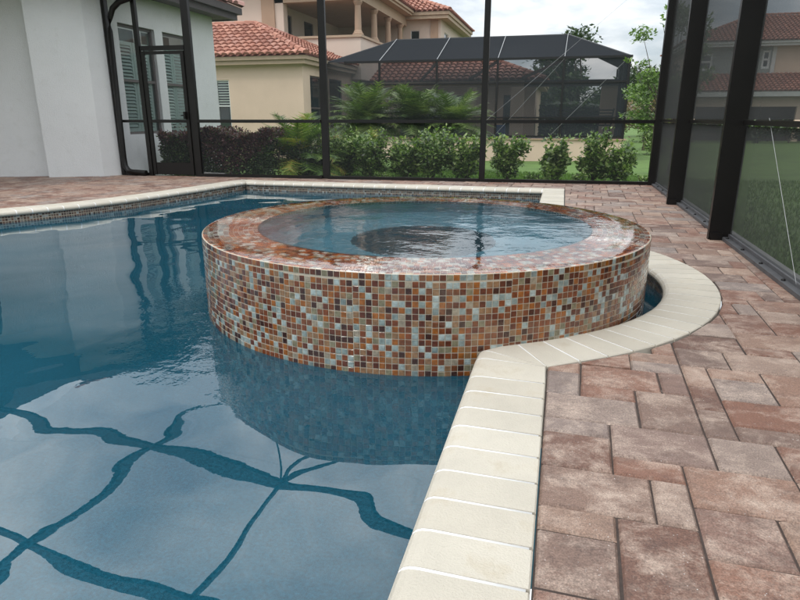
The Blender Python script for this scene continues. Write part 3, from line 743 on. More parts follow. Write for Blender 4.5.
# ------------------------------------------------------------------ own house
own = thing('stucco_house', 'white stucco house with dark fascia and shuttered windows at the left', 'house', (-7.42, 9.3, 0))
b = MB()
A = (-13.2, 6.62); B0 = (-8.36, 8.80); B1 = (-8.28, 8.60); C1 = (-7.53, 9.00); D = (-7.38, 9.25); E0 = (-7.42, 9.36); E1 = (-7.42, 12.72); F1 = (-13.2, 12.72)
HZ = 3.2
Pd = wallface(b, A, B0, -.2, HZ, [(1.2, 4.05, .02, 2.45)], .12)
for p, q in ((B0, B1), (B1, C1), (C1, D), (D, E0)): wallface(b, p, q, -.2, HZ)
ops = [(9.66-9.36, 10.66-9.36, .67, 2.50), (10.90-9.36, 11.78-9.36, .65, 2.50)]
Pw = wallface(b, E0, E1, -.2, HZ, ops, .11); wallface(b, E1, F1, -.2, HZ)
b.build('wall', M['stucco'], own)
window(own, Pd, (1.2, 4.05, .02, 2.45), .12, 'brframe', 'plain', fw=.07)
for o_ in ops: window(own, Pw, o_, .11, 'brframe', 'shutter', fw=.045)
# roof wing over the window wall
b = MB(); ex, ey = -6.98, 13.25; ze = 3.24
roofplane(b, [(ex, 9.9, ze), (ex, ey, ze), (-9.8, ey-2.8, ze+1.15), (-9.8, 9.9, ze+1.15)]); roofplane(b, [(ex, ey, ze), (-13.2, ey, ze), (-13.2, ey-2.8, ze+1.15), (-9.8, ey-2.8, ze+1.15)])
ridge(b, (ex, ey, ze), (-9.8, ey-2.8, ze+1.15)); rf = b.build('roof', M['rtile_own'], own)
b = MB(); b.box(-7.05, 9.9, 3.10, -6.98, 13.25, 3.23); b.box(-13.2, 13.18, 3.10, -7.052, 13.25, 3.23); b.box(-7.13, 9.9, 2.98, -7.06, 13.17, 3.095); b.box(-13.2, 13.10, 2.98, -7.132, 13.17, 3.095)
b.build('fascia', M['fascia'], rf)
b = MB(); b.face([(-7.14, 9.9, 3.00), (-7.14, 13.10, 3.00), (-7.425, 13.10, 3.00), (-7.425, 9.9, 3.00)]); b.face([(-7.425, 12.725, 3.00), (-7.425, 13.10, 3.00), (-13.2, 13.10, 3.00), (-13.2, 12.725, 3.00)]); b.build('soffit', M['soffit'], rf)
# lanai eave that the pool mirrors
poly = [(-6.75, 9.88), (-6.55, 9.0), (-7.05, 8.55), (-8.0, 8.3), (-8.35, 7.3), (-8.1, 6.7), (-8.7, 5.4), (-8.7, -3), (-13.2, -3), (-13.2, 9.88)]
b = MB(); b.hexa([(x, y, 3.02) for x, y in poly][::-1], [(x, y, 3.24) for x, y in poly][::-1]); b.build('eave', M['fascia'], own)
b = MB()
for p, q in zip(poly[4:7], poly[5:8]):
    d = Vector((q[0]-p[0], q[1]-p[1], 0)).normalized(); inn = Vector((d.y, -d.x, 0))
    P0, P1 = Vector((*p, 3.26)), Vector((*q, 3.26))
    b.face([P0, P1, P1+inn*2+Z*.7, P0+inn*2+Z*.7])
b.face([(x, y, 3.25) for x, y in poly]); b.build('lanai_roof', M['rtile_own'], own)
# downspout
b = MB(); yy = 9.22
b.tube([(-6.6, yy, 2.95), (-6.82, yy, 2.76), (-7.0, yy-.0, 2.72), (-7.13, yy, 2.63), (-7.20, yy, 2.50), (-7.235, yy, 2.3), (-7.27, yy, .30), (-7.26, yy, .16), (-7.21, yy, .09), (-7.12, yy, .06), (-6.86, yy, .05)], .045, 12)
b.build('downspout', M['bronze'], own)

# ------------------------------------------------------------------ neighbouring tan house
nh = thing('tan_villa', 'two storey tan and pink stucco villa with red clay roofs and balcony', 'house', (-9, 20, -.3))
b = MB(); o1 = (-10.55+13.5, -10.09+13.5, .55, 2.07)
Pn = wallface(b, (-13.5, 18), (-7.64, 18), -.4, 2.62, [o1], .08); 
o2 = (.55, 1.5, .3, 2.2); o3 = (2.2, 3.4, -.1, 2.2)
Ps = wallface(b, (-7.64, 18), (-7.64, 23.4), -.4, 2.62, [o2, o3], .08); b.build('wall', M['tan'], nh)
wn = window(nh, Pn, o1, .08, 'wframe', 'sash', fw=.035)
window(nh, Ps, o2, .08, 'brframe', 'sash'); window(nh, Ps, o3, .08, 'brframe', 'plain')
b = MB(); k = .075
for i in range(9): b.face([Pn(o1[0]+.04, 1.33+i*.077, k), Pn(o1[1]-.04, 1.33+i*.077, k), Pn(o1[1]-.04, 1.40+i*.077, k-.02), Pn(o1[0]+.04, 1.40+i*.077, k-.02)])
b.build('blind', M['louver'], wn)
hip_roof(nh, -18.0, 17.68, -7.38, 23.8, 2.72, .42, 'rtile', 'x', tiles=('S','E'), fh=.24)
# upper storey
b = MB(); YF = 22.5
wallface(b, (-20, YF), (-10.2, YF), 2.4, 7.2); wallface(b, (-10.2, YF), (-10.2, YF+.35), 2.4, 7.2)
d1 = (.6, 1.3, 3.05, 4.75); d2 = (2.5, 3.5, 3.05, 4.75)
Pl = wallface(b, (-10.6, YF+.35), (-10.6, 29.5), 2.4, 5.2, [d1, d2], .1); wallface(b, (-10.2, YF+.352), (-10.6, YF+.352), 2.4, 5.2); wallface(b, (-10.6, 29.42), (-7.5, 29.42), 2.4, 5.2)
b.build('upper_wall', M['pink'], nh)
for d_ in (d1, d2): window(nh, Pl, d_, .1, 'brframe', 'plain')
b = MB(); b.box(-11.04, YF-.07, 2.4, -10.53, YF-.002, 7.0); b.build('pilaster', M['pilaster'], nh)
b = MB(); b.box(-10.19, YF+.0, 2.3, -7.27, YF+.2, 3.72); b.box(-7.47, YF+.202, 2.3, -7.27, 29.4, 3.72); bp = b.build('balcony_parapet', M['pink'], nh)
b = MB(); b.box(-10.19, YF-.06, 3.722, -7.21, YF+.26, 3.80); b.box(-7.53, YF+.262, 3.722, -7.21, 29.4, 3.80); b.build('parapet_cap', M['trimtan'], bp)
b = MB(); b.box(-10.58, YF+.36, 2.9, -7.5, 29.4, 3.0); b.build('balcony_floor', M['concrete'], nh)
for y in (22.7, 24.7, 26.7, 28.7):
    b = MB(); b.lathe((-7.42, y, 3.802), [(.20, 0), (.20, .06), (.165, .08), (.15, .13), (.125, .17), (.118, .5), (.105, .98), (.13, 1.02), (.15, 1.06), (.17, 1.09), (.17, 1.14)], 16); b.sm = [False]*len(b.sm); b.build('column', M['pilaster'], nh)
b = MB(); b.box(-10.55, YF+.0, 4.95, -7.27, YF+.3, 5.32); b.box(-7.57, YF+.302, 4.95, -7.27, 29.4, 5.32); b.box(-10.55, YF+.31, 5.0, -7.58, 29.4, 5.1); b.build('loggia_beam', M['trimtan'], nh)
b = MB(); b.box(-10.5, YF-.35, 5.33, -6.93, 29.0, 5.42); b.box(-10.5, YF-.42, 5.425, -6.86, 29.0, 5.52); b.build('cornice', M['trimtan'], nh)
b = MB(); roofplane(b, [(-6.82, YF-.45, 5.54), (-6.82, 29.2, 5.54), (-10.0, 29.2, 6.8), (-10.0, YF+2.7, 6.8)]); roofplane(b, [(-14, YF-.45, 5.54), (-6.82, YF-.45, 5.54), (-10.0, YF+2.7, 6.8), (-14, YF+2.7, 6.8)]); ridge(b, (-6.82, YF-.45, 5.54), (-10, YF+2.7, 6.8)); b.build('roof', M['rtile'], nh)
# far corner wing
b = MB(); q1 = (.38, .80, 4.25, 4.78); q2 = (.9, 1.9, 4.25, 4.78)
P1_ = wallface(b, (-7.5, 29.5), (-5.72, 29.5), -.3, 5.3, [q1], .08); P2_ = wallface(b, (-5.72, 29.5), (-5.72, 36), -.3, 5.3, [q2], .08); b.build('far_wall', M['pink'], nh)
window(nh, P1_, q1, .08, 'wframe', 'plain', fw=.03); window(nh, P2_, q2, .08, 'wframe', 'plain', fw=.03)
b = MB(); b.box(-6.18, 29.44, 3.6, -5.84, 29.497, 5.28); b.build('pilaster', M['pilaster'], nh)
hip_roof(nh, -13, 29.02, -5.25, 36.5, 5.50, .42, 'rtile', 'x', tiles=('S','E'), fh=.30)
# ground floor range behind the neighbour's cage
b = MB(); r1 = (1.0, 2.6, -.1, 1.75); r2 = (4.95, 5.42, .31, 1.76); r0 = (3.05, 3.85, .31, 1.76)
wallface(b, (-9.2, 24.0), (-7.2, 24.0), -.4, 2.2); Pr = wallface(b, (-7.2, 24), (-1.1, 24), -.4, 2.2, [r1, r0, r2], .15); wallface(b, (-1.1, 24), (-1.1, 29), -.4, 2.2); b.build('rear_wall', M['tan'], nh)
for r_ in (r1, r0, r2): window(nh, Pr, r_, .15, 'brframe', 'plain')
hip_roof(nh, -9.5, 23.6, -.75, 29.6, 2.26, .40, 'rtile_dk', 'x', tiles=('S','E'), fh=.2)
for x0, x1 in ((-3.42, -3.14), (-1.9, -1.45), (1.13, 1.68)):
    b = MB(); b.box(x0, 22.9, .30, x1, 23.2, 2.0); b.build('pier', M['tan'], nh)
b = MB(); b.box(-1.45, 22.85, 2.002, 1.75, 23.25, 2.2); b.build('pier_beam', M['fascia'], nh)

# ------------------------------------------------------------------ neighbour's cage on its low wall
nw = thing('retaining_wall', 'low beige stucco wall under the neighbouring screened cage', 'wall', (0, 19.45, -.3))
b = MB(); b.box(-6.9, 19.4, -.5, 1.72, 19.6, .32); b.box(1.52, 19.602, -.5, 1.72, 24, .32); b.build('wall', M['tan'], nw)
b = MB(); b.box(-6.9, 19.36, .322, 1.76, 19.64, .36); b.box(1.48, 19.642, .322, 1.76, 24, .36); b.build('cap', M['pilaster'], nw)
b = MB(); b.box(-6.9, 19.66, -.3, 1.46, 23.98, .29); tag(b.build('terrace', M['concrete']), 'raised concrete terrace inside the neighbouring cage', 'terrace', kind='structure')
nc = thing('neighbour_screen_cage', 'large black mesh pool cage with mansard roof next door', 'pool cage', (-2, 19.5, .36))
CY, CR = 19.5, 21.5; ZE, ZR = 2.62, 3.46; X0, X1 = -6.85, 1.7
def npart(name, m, fn): b = MB(); fn(b); return b.build(name, M[m], nc)
for x in (-5.7, -3.88, -2.04, -.13, 1.66): npart('post', 'bronze', lambda b: b.box(x-.03, CY-.03, .36, x+.03, CY+.03, ZE-.03))
for y in (21.0, 22.5, 23.95): npart('post', 'bronze', lambda b: b.box(1.63, y-.03, .36, 1.69, y+.03, ZE-.03))
for z in (.42, .96, 1.95): npart('rail', 'bronze', lambda b: b.bar((X0, CY, z), (X1, CY, z), .04, .045))
npart('eave_beam', 'bronze', lambda b: b.bar((X0, CY, ZE), (X1+.03, CY, ZE), .08, .06)); npart('eave_beam', 'bronze', lambda b: b.bar((X1, CY+.04, ZE), (X1, 24, ZE), .06, .08))
xr0, xr1 = -5.66, -.09
for xa, xb in ((-5.70, -5.66), (-3.88, -3.85), (-2.04, -2.03), (-.13, -.09)): npart('rib', 'steel', lambda b: b.bar((xa, CY, ZE+.035), (xb, CR, ZR+.035), .012, .02))
npart('ridge_beam', 'bronze2', lambda b: b.bar((xr0, CR, ZR), (xr1, CR, ZR), .05, .05)); npart('hip_beam', 'bronze2', lambda b: b.bar((xr1, CR, ZR), (X1, CY, ZE), .05, .05))
npart('hip_beam', 'bronze2', lambda b: b.bar((xr0, CR, ZR), (X0-.6, CY, ZE), .05, .05))
for (x0_, x1_) in ((-5.7, -3.88), (-3.88, -2.04), (-2.04, -.13)):
    npart('roof_beam', 'bronze', lambda b: b.bar((x1_, CY+.05, ZE-.05), ((x0_+x1_)/2-.6, 23.9, 2.3), .05, .08))
npart('mesh_wall', 'nscreen', lambda b: (b.face([(X0-.6, CY+.001, .36), (X1, CY+.001, .36), (X1, CY+.001, ZE), (X0-.6, CY+.001, ZE)])))
npart('mesh_wall', 'nscreen', lambda b: b.face([(X1, CY, .36), (X1, 24, .36), (X1, 24, ZE), (X1, CY, ZE)]))
M['nroof'] = screen_mat('neighbour_roof_mesh', .80, (.022,.024,.027))
npart('mesh_roof', 'nroof', lambda b: (b.face([(X0-.6, CY, ZE+.01), (X1, CY, ZE+.01), (xr1, CR, ZR+.01), (xr0, CR, ZR+.01)]), b.face([(X1, CY, ZE), (X1, 24, ZE), (xr1, 24, ZR), (xr1, CR, ZR)]), b.face([(xr0, CR, ZR), (xr1, CR, ZR), (xr1, 24, ZR-.02), (xr0, 24, ZR-.02)])))
for p, q in (((-.13, CY-.03, 2.6), (-2.0, CY-.03, .5)), ((1.62, CY-.03, 2.6), (-.4, CY-.03, .45))):
    npart('brace_cable', 'steel', lambda b: b.tube([p, q], .003, 4))
# terrace furniture
def chair(x, y, a, lab):
    t = thing('patio_chair', lab, 'chair', (x, y, .29), 'dark chairs round the terrace table')
    ca, sa = math.cos(a), math.sin(a)
    def G_(u, v, z): return (x+u*ca-v*sa, y+u*sa+v*ca, .29+z)
    b = MB(); b.hexa([G_(-.24,-.24,.42), G_(.24,-.24,.42), G_(.24,.24,.42), G_(-.24,.24,.42)], [G_(-.24,-.24,.46), G_(.24,-.24,.46), G_(.24,.24,.46), G_(-.24,.24,.46)]); b.build('seat', M['furn'], t)
    b = MB(); b.bar(G_(-.24,.24,.46), G_(-.24,.34,.95), .035, .035); b.bar(G_(.24,.24,.46), G_(.24,.34,.95), .035, .035)
    for k in range(5): b.bar(G_(-.22,.25+.018*k,.54+.09*k), G_(.22,.25+.018*k,.54+.09*k), .02, .04)
    b.build('backrest', M['furn'], t)
    for u, v in ((-.22,-.22),(.22,-.22),(-.22,.22),(.22,.22)):
        b = MB(); b.bar(G_(u,v,0), G_(u,v,.42), .03, .03); b.build('leg', M['furn'], t)
    for u in (-.26, .26):
        b = MB(); b.bar(G_(u,-.2,.66), G_(u,.28,.66), .04, .025); b.bar(G_(u,-.2,.46), G_(u,-.2,.65), .03, .03); b.build('arm', M['furn'], t)
chair(.05, 21.0, .4, 'dark metal patio chair at the left end of the terrace table'); chair(1.1, 21.1, -.5, 'dark metal patio chair at the right end of the terrace table by the pier')
t = thing('patio_table', 'dark patio table behind the low beige wall', 'table', (.55, 21.6, .29))
b = MB(); b.box(.0, 21.2, .99, 1.1, 22.0, 1.03); b.build('table_top', M['furn'], t)
for u, v in ((.06,21.26),(1.04,21.26),(.06,21.94),(1.04,21.94)): b = MB(); b.bar((u, v, .29), (u, v, .99), .04, .04); b.build('leg', M['furn'], t)
b = MB(); b.bevbox(-2.28, 21.6, .292, -1.95, 22.0, .72, .04); bc = tag(b.build('storage_box', M['blue']), 'small blue box on the terrace beside the tan pier', 'box')

# ------------------------------------------------------------------ house to the right, seen through the side screen
eh = thing('red_roof_house', 'two storey house with red roofs and white eaves across the right lawn', 'house', (12, 42, -.3))
b = MB(); e1 = (.35, 1.3, 3.65, 4.6); e2 = (3.9, 4.35, 3.7, 4.7)
Pe = wallface(b, (6.9, 42), (11.4, 42), -.4, 4.95, [e1, e2], .1); b.build('wall', M['grey'], eh)
b = MB(); e3 = (1.7, 2.6, 3.7, 4.7); Pe2 = wallface(b, (11.4, 42), (22, 42), -.4, 4.95, [e3], .1); wallface(b, (6.9, 50), (6.9, 42), -.4, 4.95); b.build('side_wall', M['tan'], eh)
for P_, e_ in ((Pe, e1), (Pe, e2), (Pe2, e3)): window(eh, P_, e_, .1, 'wframe', 'sash', fw=.12)
b = MB(); b.box(11.3, 41.93, 3.2, 11.5, 41.998, 4.9); b.build('corner_trim', M['white'], eh)
hip_roof(eh, 6.4, 41.5, 22.6, 50.5, 5.18, .42, 'rtile_dk', 'x', 'white', tiles=('S','W'), fh=.28)
b = MB(); roofplane(b, [(6.5, 39.0, 2.35), (14.0, 39.0, 2.35), (13.0, 41.98, 3.45), (7.6, 41.98, 3.45)]); roofplane(b, [(14.1, 40.0, 2.30), (22, 40.0, 2.30), (22, 41.98, 3.05), (14.1, 41.98, 3.05)]); pr = b.build('porch_roof', M['rtile_dk'], eh)
b = MB(); b.box(6.5, 39.0, 2.08, 14.0, 39.1, 2.34); b.box(14.1, 40.0, 2.05, 22, 40.1, 2.29); b.build('fascia', M['white'], pr)
b = MB(); b.box(6.9, 39.4, 1.55, 21, 39.6, 2.07); b.build('porch_beam', M['tan'], eh)
for x in (7.0, 9.6, 12.4, 15.0, 18.0, 20.8): b = MB(); b.box(x-.15, 39.4, -.4, x+.15, 39.6, 1.549); b.build('porch_post', M['tan'], eh)
b = MB(); b.box(7.2, 40.2, -.35, 20.5, 40.3, 1.9); b.build('lanai_screen', M['dark'], eh)

# ------------------------------------------------------------------ plants
def leaves(b, centers, size, seed, flat=.0, asp=.5, rlo=0, rhi=1):
    """a folded two-triangle leaf at every centre"""
    rs = np.random.RandomState(seed); n = len(centers)
    th = rs.rand(n)*2*PI; el = (rs.rand(n)-.35)*1.7*(1-flat); s = size*(.6+.8*rs.rand(n)); ro = (rs.rand(n)-.5)*2.2
    for i in range(n):
        c = Vector(centers[i]); d = Vector((math.cos(th[i])*math.cos(el[i]), math.sin(th[i])*math.cos(el[i]), math.sin(el[i])))
        sd = d.cross(Z)
        sd = sd.normalized() if sd.length > 1e-3 else Vector((1,0,0)); up = sd.cross(d); sd = sd*math.cos(ro[i])+up*math.sin(ro[i])
        L_ = s[i]; r = rlo+(rhi-rlo)*rs.rand()
        b.face([c, c+d*L_*.45+sd*L_*asp*.5, c+d*L_, c+d*L_*.45-sd*L_*asp*.5], r)
def blob_points(blobs, n, seed, shell=.75):
    rs = np.random.RandomState(seed); pts = []; vols = [a*b_*c for (_, _, _, a, b_, c) in blobs]; tot = sum(vols)
    for (x, y, z, a, b_, c), v in zip(blobs, vols):
        k = int(n*v/tot)+1; d = rs.normal(size=(k, 3)); d /= np.linalg.norm(d, axis=1)[:, None]
        r = (1-shell+shell*rs.rand(k)**.35) if False else (rs.rand(k)**.45)
        ph = 1+.22*np.sin(d[:, 0]*7+seed)*np.cos(d[:, 2]*6+seed*2)+.12*np.sin(d[:, 1]*13+seed)
        p = d*(r*ph)[:, None]*np.array([a, b_, c])+np.array([x, y, z]); pts.extend(p.tolist())
    return pts
def branchy(b, base, tips, r0, seed):
    rs = random.Random(seed); base = Vector(base)
    for t in tips:
        t = Vector(t); m = base.lerp(t, .5)+Vector((rs.uniform(-.06,.06), rs.uniform(-.06,.06), .04))*(t-base).length
        b.tube([base, base.lerp(m, .5)+Vector((0,0,.02)), m, t], [r0, r0*.75, r0*.5, r0*.15], 5)
def shrub(name, x, y, w, h, n, leaf, mat, label, cat='shrub', group=None, seed=1, sprigs=14, asp=.55, dark=.0):
    z0 = gz(x, y); t = thing(name, label, cat, (x, y, z0), group); rs = random.Random(seed)
    bl = [(x, y, z0+h*.38, w*.34, w*.34, h*.34)]
    for k in range(8):
        a = k*.85+rs.random(); rr = w*.27*rs.uniform(.5, 1.1); sz = rs.uniform(.6, 1.25); bl.append((x+math.cos(a)*rr*1.3, y+math.sin(a)*rr*1.3, z0+h*rs.uniform(.25, .75), w*.17*sz, w*.17*sz, h*.17*sz))
    n = int(n*2.0); pts = blob_points(bl, n, seed); tips = []
    for k in range(sprigs):
        a = rs.random()*6.28; lean = rs.uniform(.1, .5)*w; top = Vector((x+math.cos(a)*lean, y+math.sin(a)*lean, z0+h*rs.uniform(.72, 1.05))); tips.append(top)
        bs = Vector((x+math.cos(a)*lean*.4, y+math.sin(a)*lean*.4, z0+h*.4))
        for q in range(int(n*.008)+8):
            f = rs.random(); p = bs.lerp(top, f); pts.append((p.x+rs.gauss(0, .022), p.y+rs.gauss(0, .022), p.z))
    pts = [p for p in pts if p[2] > z0+.01]
    b = MB(); leaves(b, pts, leaf, seed, asp=asp, rlo=dark); b.build('foliage', M[mat], t)
    b = MB(); branchy(b, (x, y, z0-.02), tips[:8], .012, seed); b.build('stem', M['bark'], t)
    return t
YF2 = lambda x: fy(x)
# burgundy hedge, clipped into a long box
def hedge():
    x0, x1 = -6.95, -4.75; t = thing('burgundy_hedge', 'clipped burgundy hedge behind the screen beside the white house', 'hedge', (-5.8, 10.3, -.12)); rs = np.random.RandomState(3)
    n = 30000; xs = x0+(x1-x0)*rs.rand(n); u = rs.rand(n); ys = 9.75+1.0*rs.rand(n)**1.5+.04*(xs+5.8); zz = -.1+(.80+.05*np.sin(xs*5)+.03*np.sin(xs*13))*rs.rand(n)**.7
    k = rs.rand(n) < .45; ys[k] = 9.72+.10*rs.rand(k.sum()); kk = (rs.rand(n) < .3); zz[kk] = .60+.07*np.sin(xs[kk]*5)+.12*rs.rand(kk.sum())
    ys += .06*np.sin(xs*7)
    pts = np.stack([xs, ys, zz], 1); red = zz+.25*np.sin(xs*3.1)+.2*rs.rand(n) > .44
    b = MB(); leaves(b, pts[red].tolist(), .05, 5, asp=.6); b.build('foliage', M['redleaf'], t)
    b = MB(); leaves(b, pts[~red].tolist(), .05, 6, asp=.6); b.build('lower_foliage', M['darkleaf'], t)
    b = MB()
    for i in range(14): x = x0+.1+i*.155; b.tube([(x, 10.1, -.14), (x+.03, 10.1, .25), (x+.05, 10.15, .62)], [.014, .01, .005], 5)
    b.build('stem', M['bark'], t)
hedge()
shrub('burgundy_shrub', -6.72, 10.35, .9, .95, 1300, .05, 'redleaf', 'loose burgundy shrub seen through the screen door', 'shrub', None, 11)
# yellow-green clump of strappy leaves
def clump_plant(x, y, h, w, n, label, mat='yellowleaf', seed=1, name='croton_clump', wid=.022):
    z0 = gz(x, y); t = thing(name, label, 'plant', (x, y, z0)); rs = random.Random(seed); b = MB()
    for k in range(n):
        a = rs.random()*6.28; r0 = rs.random()*w*.25; c = Vector((x+math.cos(a)*r0, y+math.sin(a)*r0, z0+rs.random()*h*.45)); L_ = h*rs.uniform(.3, .62); ln = rs.uniform(.1, .75)
        d = Vector((math.cos(a)*ln, math.sin(a)*ln, 1)).normalized(); s = Vector((-math.sin(a), math.cos(a), 0))*wid; out = Vector((math.cos(a), math.sin(a), 0))
        m_ = c+d*L_*.55; e = c+d*L_*.9+out*L_*.22; r = rs.random()
        b.face([c-s*.4, c+s*.4, m_+s, m_-s], r); b.face([m_-s, m_+s, e], r)
    b.build('leaves', M[mat], t); return t
shrub('green_shrub', -4.35, 10.25, .85, .72, 1500, .05, 'darkleaf', 'dark low shrub below the spiky yellow green plant', seed=21)
def palm(x, y, hz, fr, L_, label, seed, name='date_palm', mat='palmleaf'):
    z0 = gz(x, y); t = thing(name, label, 'palm', (x, y, z0), 'pygmy date palms behind the far screen' if name == 'date_palm' else None); rs = random.Random(seed); b = MB()
    c0 = Vector((x, y, z0+hz))
    for k in range(fr):
        a = k*2.399+rs.random()*.3; el = rs.uniform(.15, 1.35); P = []; d = Vector((math.cos(a)*math.cos(el), math.sin(a)*math.cos(el), math.sin(el))); p = c0.copy(); st = L_/9
        for q in range(10): P.append(p.copy()); p = p+d*st; d = (d+Vector((0,0,-.13))+Vector((rs.gauss(0,.02), rs.gauss(0,.02), 0))).normalized()
        r = rs.random()
        for q in range(1, 10):
            tg = (P[q]-P[q-1]).normalized(); sd = tg.cross(Z); sd = sd.normalized() if sd.length > .01 else Vector((1,0,0))
            b.face([P[q-1]-sd*.004, P[q-1]+sd*.004, P[q]+sd*.004, P[q]-sd*.004], r)
            ll = L_*.30*math.sin(PI*(.12+.8*q/10))+.03
            for w in range(4):
                pp = P[q-1].lerp(P[q], (w+.5)/4)
                for sg_ in (-1, 1):
                    e = pp+(sd*sg_*.85+tg*.55+Z*rs.uniform(-.25, .1)).normalized()*ll; b.face([pp-tg*.011, pp+tg*.011, e], min(1, max(0, r+rs.uniform(-.3, .3))))
    b.build('fronds', M[mat], t)
    b = MB(); b.tube([(x, y, z0), (x+.02, y, z0+hz*.5), (x, y, z0+hz)], [.05, .045, .05], 8); b.build('trunk', M['bark'], t)
palm(-4.62, 10.55, .28, 70, .95, 'yellow green feathery palm at the end of the burgundy hedge', 12, 'areca_palm', 'yellowleaf')
shrub('green_shrub', -4.15, 10.75, .8, .95, 1500, .055, 'shrubleaf', 'loose green shrub right behind the left mullion post', seed=23, sprigs=26)
palm(-4.15, 13.2, .92, 80, 1.0, 'leftmost feathery date palm behind the far screen', 1)
palm(-3.15, 13.5, .88, 80, 1.0, 'middle date palm rising behind the round green shrubs', 2)
palm(-2.35, 13.6, .86, 76, .95, 'date palm nearest the centre mullion post', 3)
palm(-4.75, 14.6, .72, 50, .85, 'farther date palm between the tan wall and the leftmost palm', 4)
b = MB(); z0 = gz(-3.72, 12.2)
yt = thing('flowering_plant', 'small plant with orange yellow bracts among the palms', 'plant', (-3.72, 12.2, z0))
leaves(b, blob_points([(-3.72, 12.2, z0+.72, .12, .12, .16)], 160, 8), .06, 8, rlo=.85); b.build('bract', M['yellowleaf'], yt)
b = MB(); leaves(b, blob_points([(-3.72, 12.2, z0+.35, .18, .18, .3)], 500, 9), .06, 9); b.build('foliage', M['darkleaf'], yt)
sh = [(-3.98, 11.2, .95, .72, 1500, 'wide green shrub just right of the left mullion post'), (-3.38, 10.9, .85, .86, 1500, 'green shrub under the leftmost date palm'),
      (-2.74, 11.05, .80, .70, 1500, 'green shrub under the middle date palm'), (-2.22, 10.85, .85, .90, 1500, 'green shrub second to the left of the centre mullion post'), (-1.62, 10.9, .72, .78, 1300, 'green shrub just left of the centre mullion post'),
      (-.88, 10.75, .60, .82, 900, 'narrow green shrub just right of the centre mullion post'), (-.12, 10.85, .60, .76, 900, 'lone rounded shrub in front of the low beige wall, between two gaps of lawn'),
      (.52, 10.95, .55, .88, 900, 'tall pale tipped shrub before the right half of the low beige wall'), (.93, 11.0, .62, .72, 900, 'low spreading shrub beside the corner post')]
for k, (x, y, w, h, n, lab) in enumerate(sh):
    shrub('viburnum_shrub', x, y, w, h, n, .072, 'shrubleaf', lab, 'shrub', 'green shrubs planted along the far screen', 31+k, sprigs=30)
for k, (x, y, w, h) in enumerate([(.3, 10.7, .3, .22), (-.45, 10.6, .28, .2), (1.30, 10.55, .3, .2), (-3.0, 10.4, .3, .18)]):
    shrub('seedling', x, y, w, h, 160, .05, 'shrubleaf', ['small seedling between the two shrubs before the beige wall', 'small seedling right of the narrow shrub', 'small seedling at the foot of the corner post', 'small seedling below the left green shrubs'][k], 'plant', None, 60+k, sprigs=4)
nhg = thing('far_hedge', 'dark dense hedge behind the neighbouring terrace', 'hedge', (.5, 24.8, -.3)); rs_ = np.random.RandomState(9)
b = MB(); pp_ = np.stack([-1.0+3.0*rs_.rand(9000), 24.5+.8*rs_.rand(9000), -.3+1.75*rs_.rand(9000)**.8], 1); leaves(b, pp_.tolist(), .13, 9, asp=.7); b.build('foliage', M['darkleaf'], nhg)
b = MB(); [b.tube([(-.9+.3*i, 24.9, -.35), (-.85+.3*i, 24.9, .8)], [.02, .01], 5) for i in range(10)]; b.build('stem', M['bark'], nhg)
# utility pad
b = MB(); b.bevbox(-6.15, 9.62, -.14, -5.62, 9.95, .035, .01); tag(b.build('utility_pad', M['concrete']), 'pale grey concrete pad at the foot of the burgundy hedge', 'slab')
# trees
def tree(name, x, y, h0, blobs, n, leaf, mat, label, r0=.08, seed=1, asp=.5, group=None):
    z0 = gz(x, y); t = thing(name, label, 'tree', (x, y, z0), group)
    b = MB(); leaves(b, blob_points(blobs, n, seed), leaf, seed, asp=asp); b.build('crown', M[mat], t)
    b = MB(); b.tube([(x, y, z0-.05), (x+.03, y, z0+h0*.5), (x, y, z0+h0)], [r0*1.2, r0*.9, r0*.7], 8); branchy(b, (x, y, z0+h0), [(q[0], q[1], q[2]) for q in blobs], r0*.6, seed); b.build('trunk', M['bark'], t)
rs = random.Random(4)
bl = []
for k in range(26): bl.append((2.1+rs.uniform(-.8, .5), 14.2+rs.uniform(-.5, .5), 1.8+rs.uniform(-.95, 1.25), .22, .22, .17))
bl += [(1.35, 14, 1.98, .16, .12, .06), (1.15, 14, 2.05, .12, .1, .05), (1.5, 14.1, 2.0, .15, .12, .09), (1.75, 14.1, 2.75, .05, .05, .16), (1.3, 14, 1.35, .14, .14, .1), (1.28, 14, 1.0, .16, .15, .12), (1.6, 14, .8, .2, .2, .14)]
tree('young_tree', 2.2, 14.2, .7, bl, 5200, .08, 'treeleaf', 'airy light green young tree beyond the far corner post', .04, 4)
bl = [(.4+rs.uniform(-1.6, 1.6), 31+rs.uniform(-1.3, 1.3), 2.4+rs.uniform(-1.3, 1.9), .8, .8, .6) for k in range(20)]
tree('shade_tree', .5, 31, 1.4, bl, 7000, .22, 'darkleaf', 'dense dark green tree behind the neighbouring cage', .16, 6)
bl = [(3.0+rs.uniform(-.5, .5), 24+rs.uniform(-.5, .5), .1+rs.uniform(-.2, .5), .4, .4, .35) for k in range(8)]
tree('hedge_bush', 3.1, 24, .2, bl, 2200, .10, 'shrubleaf', 'green bush on the lawn right of the beige wall', .04, 8)
bl = [(3.2+rs.uniform(-1.0, 1.0), 27.5+rs.uniform(-.5, .5), 1.1+rs.uniform(-.5, .8), .5, .5, .4) for k in range(8)]
tree('flowering_tree', 3.2, 27.5, .8, bl, 2200, .12, 'pinkleaf', 'pinkish flowering small tree behind the lawn bush', .06, 9)
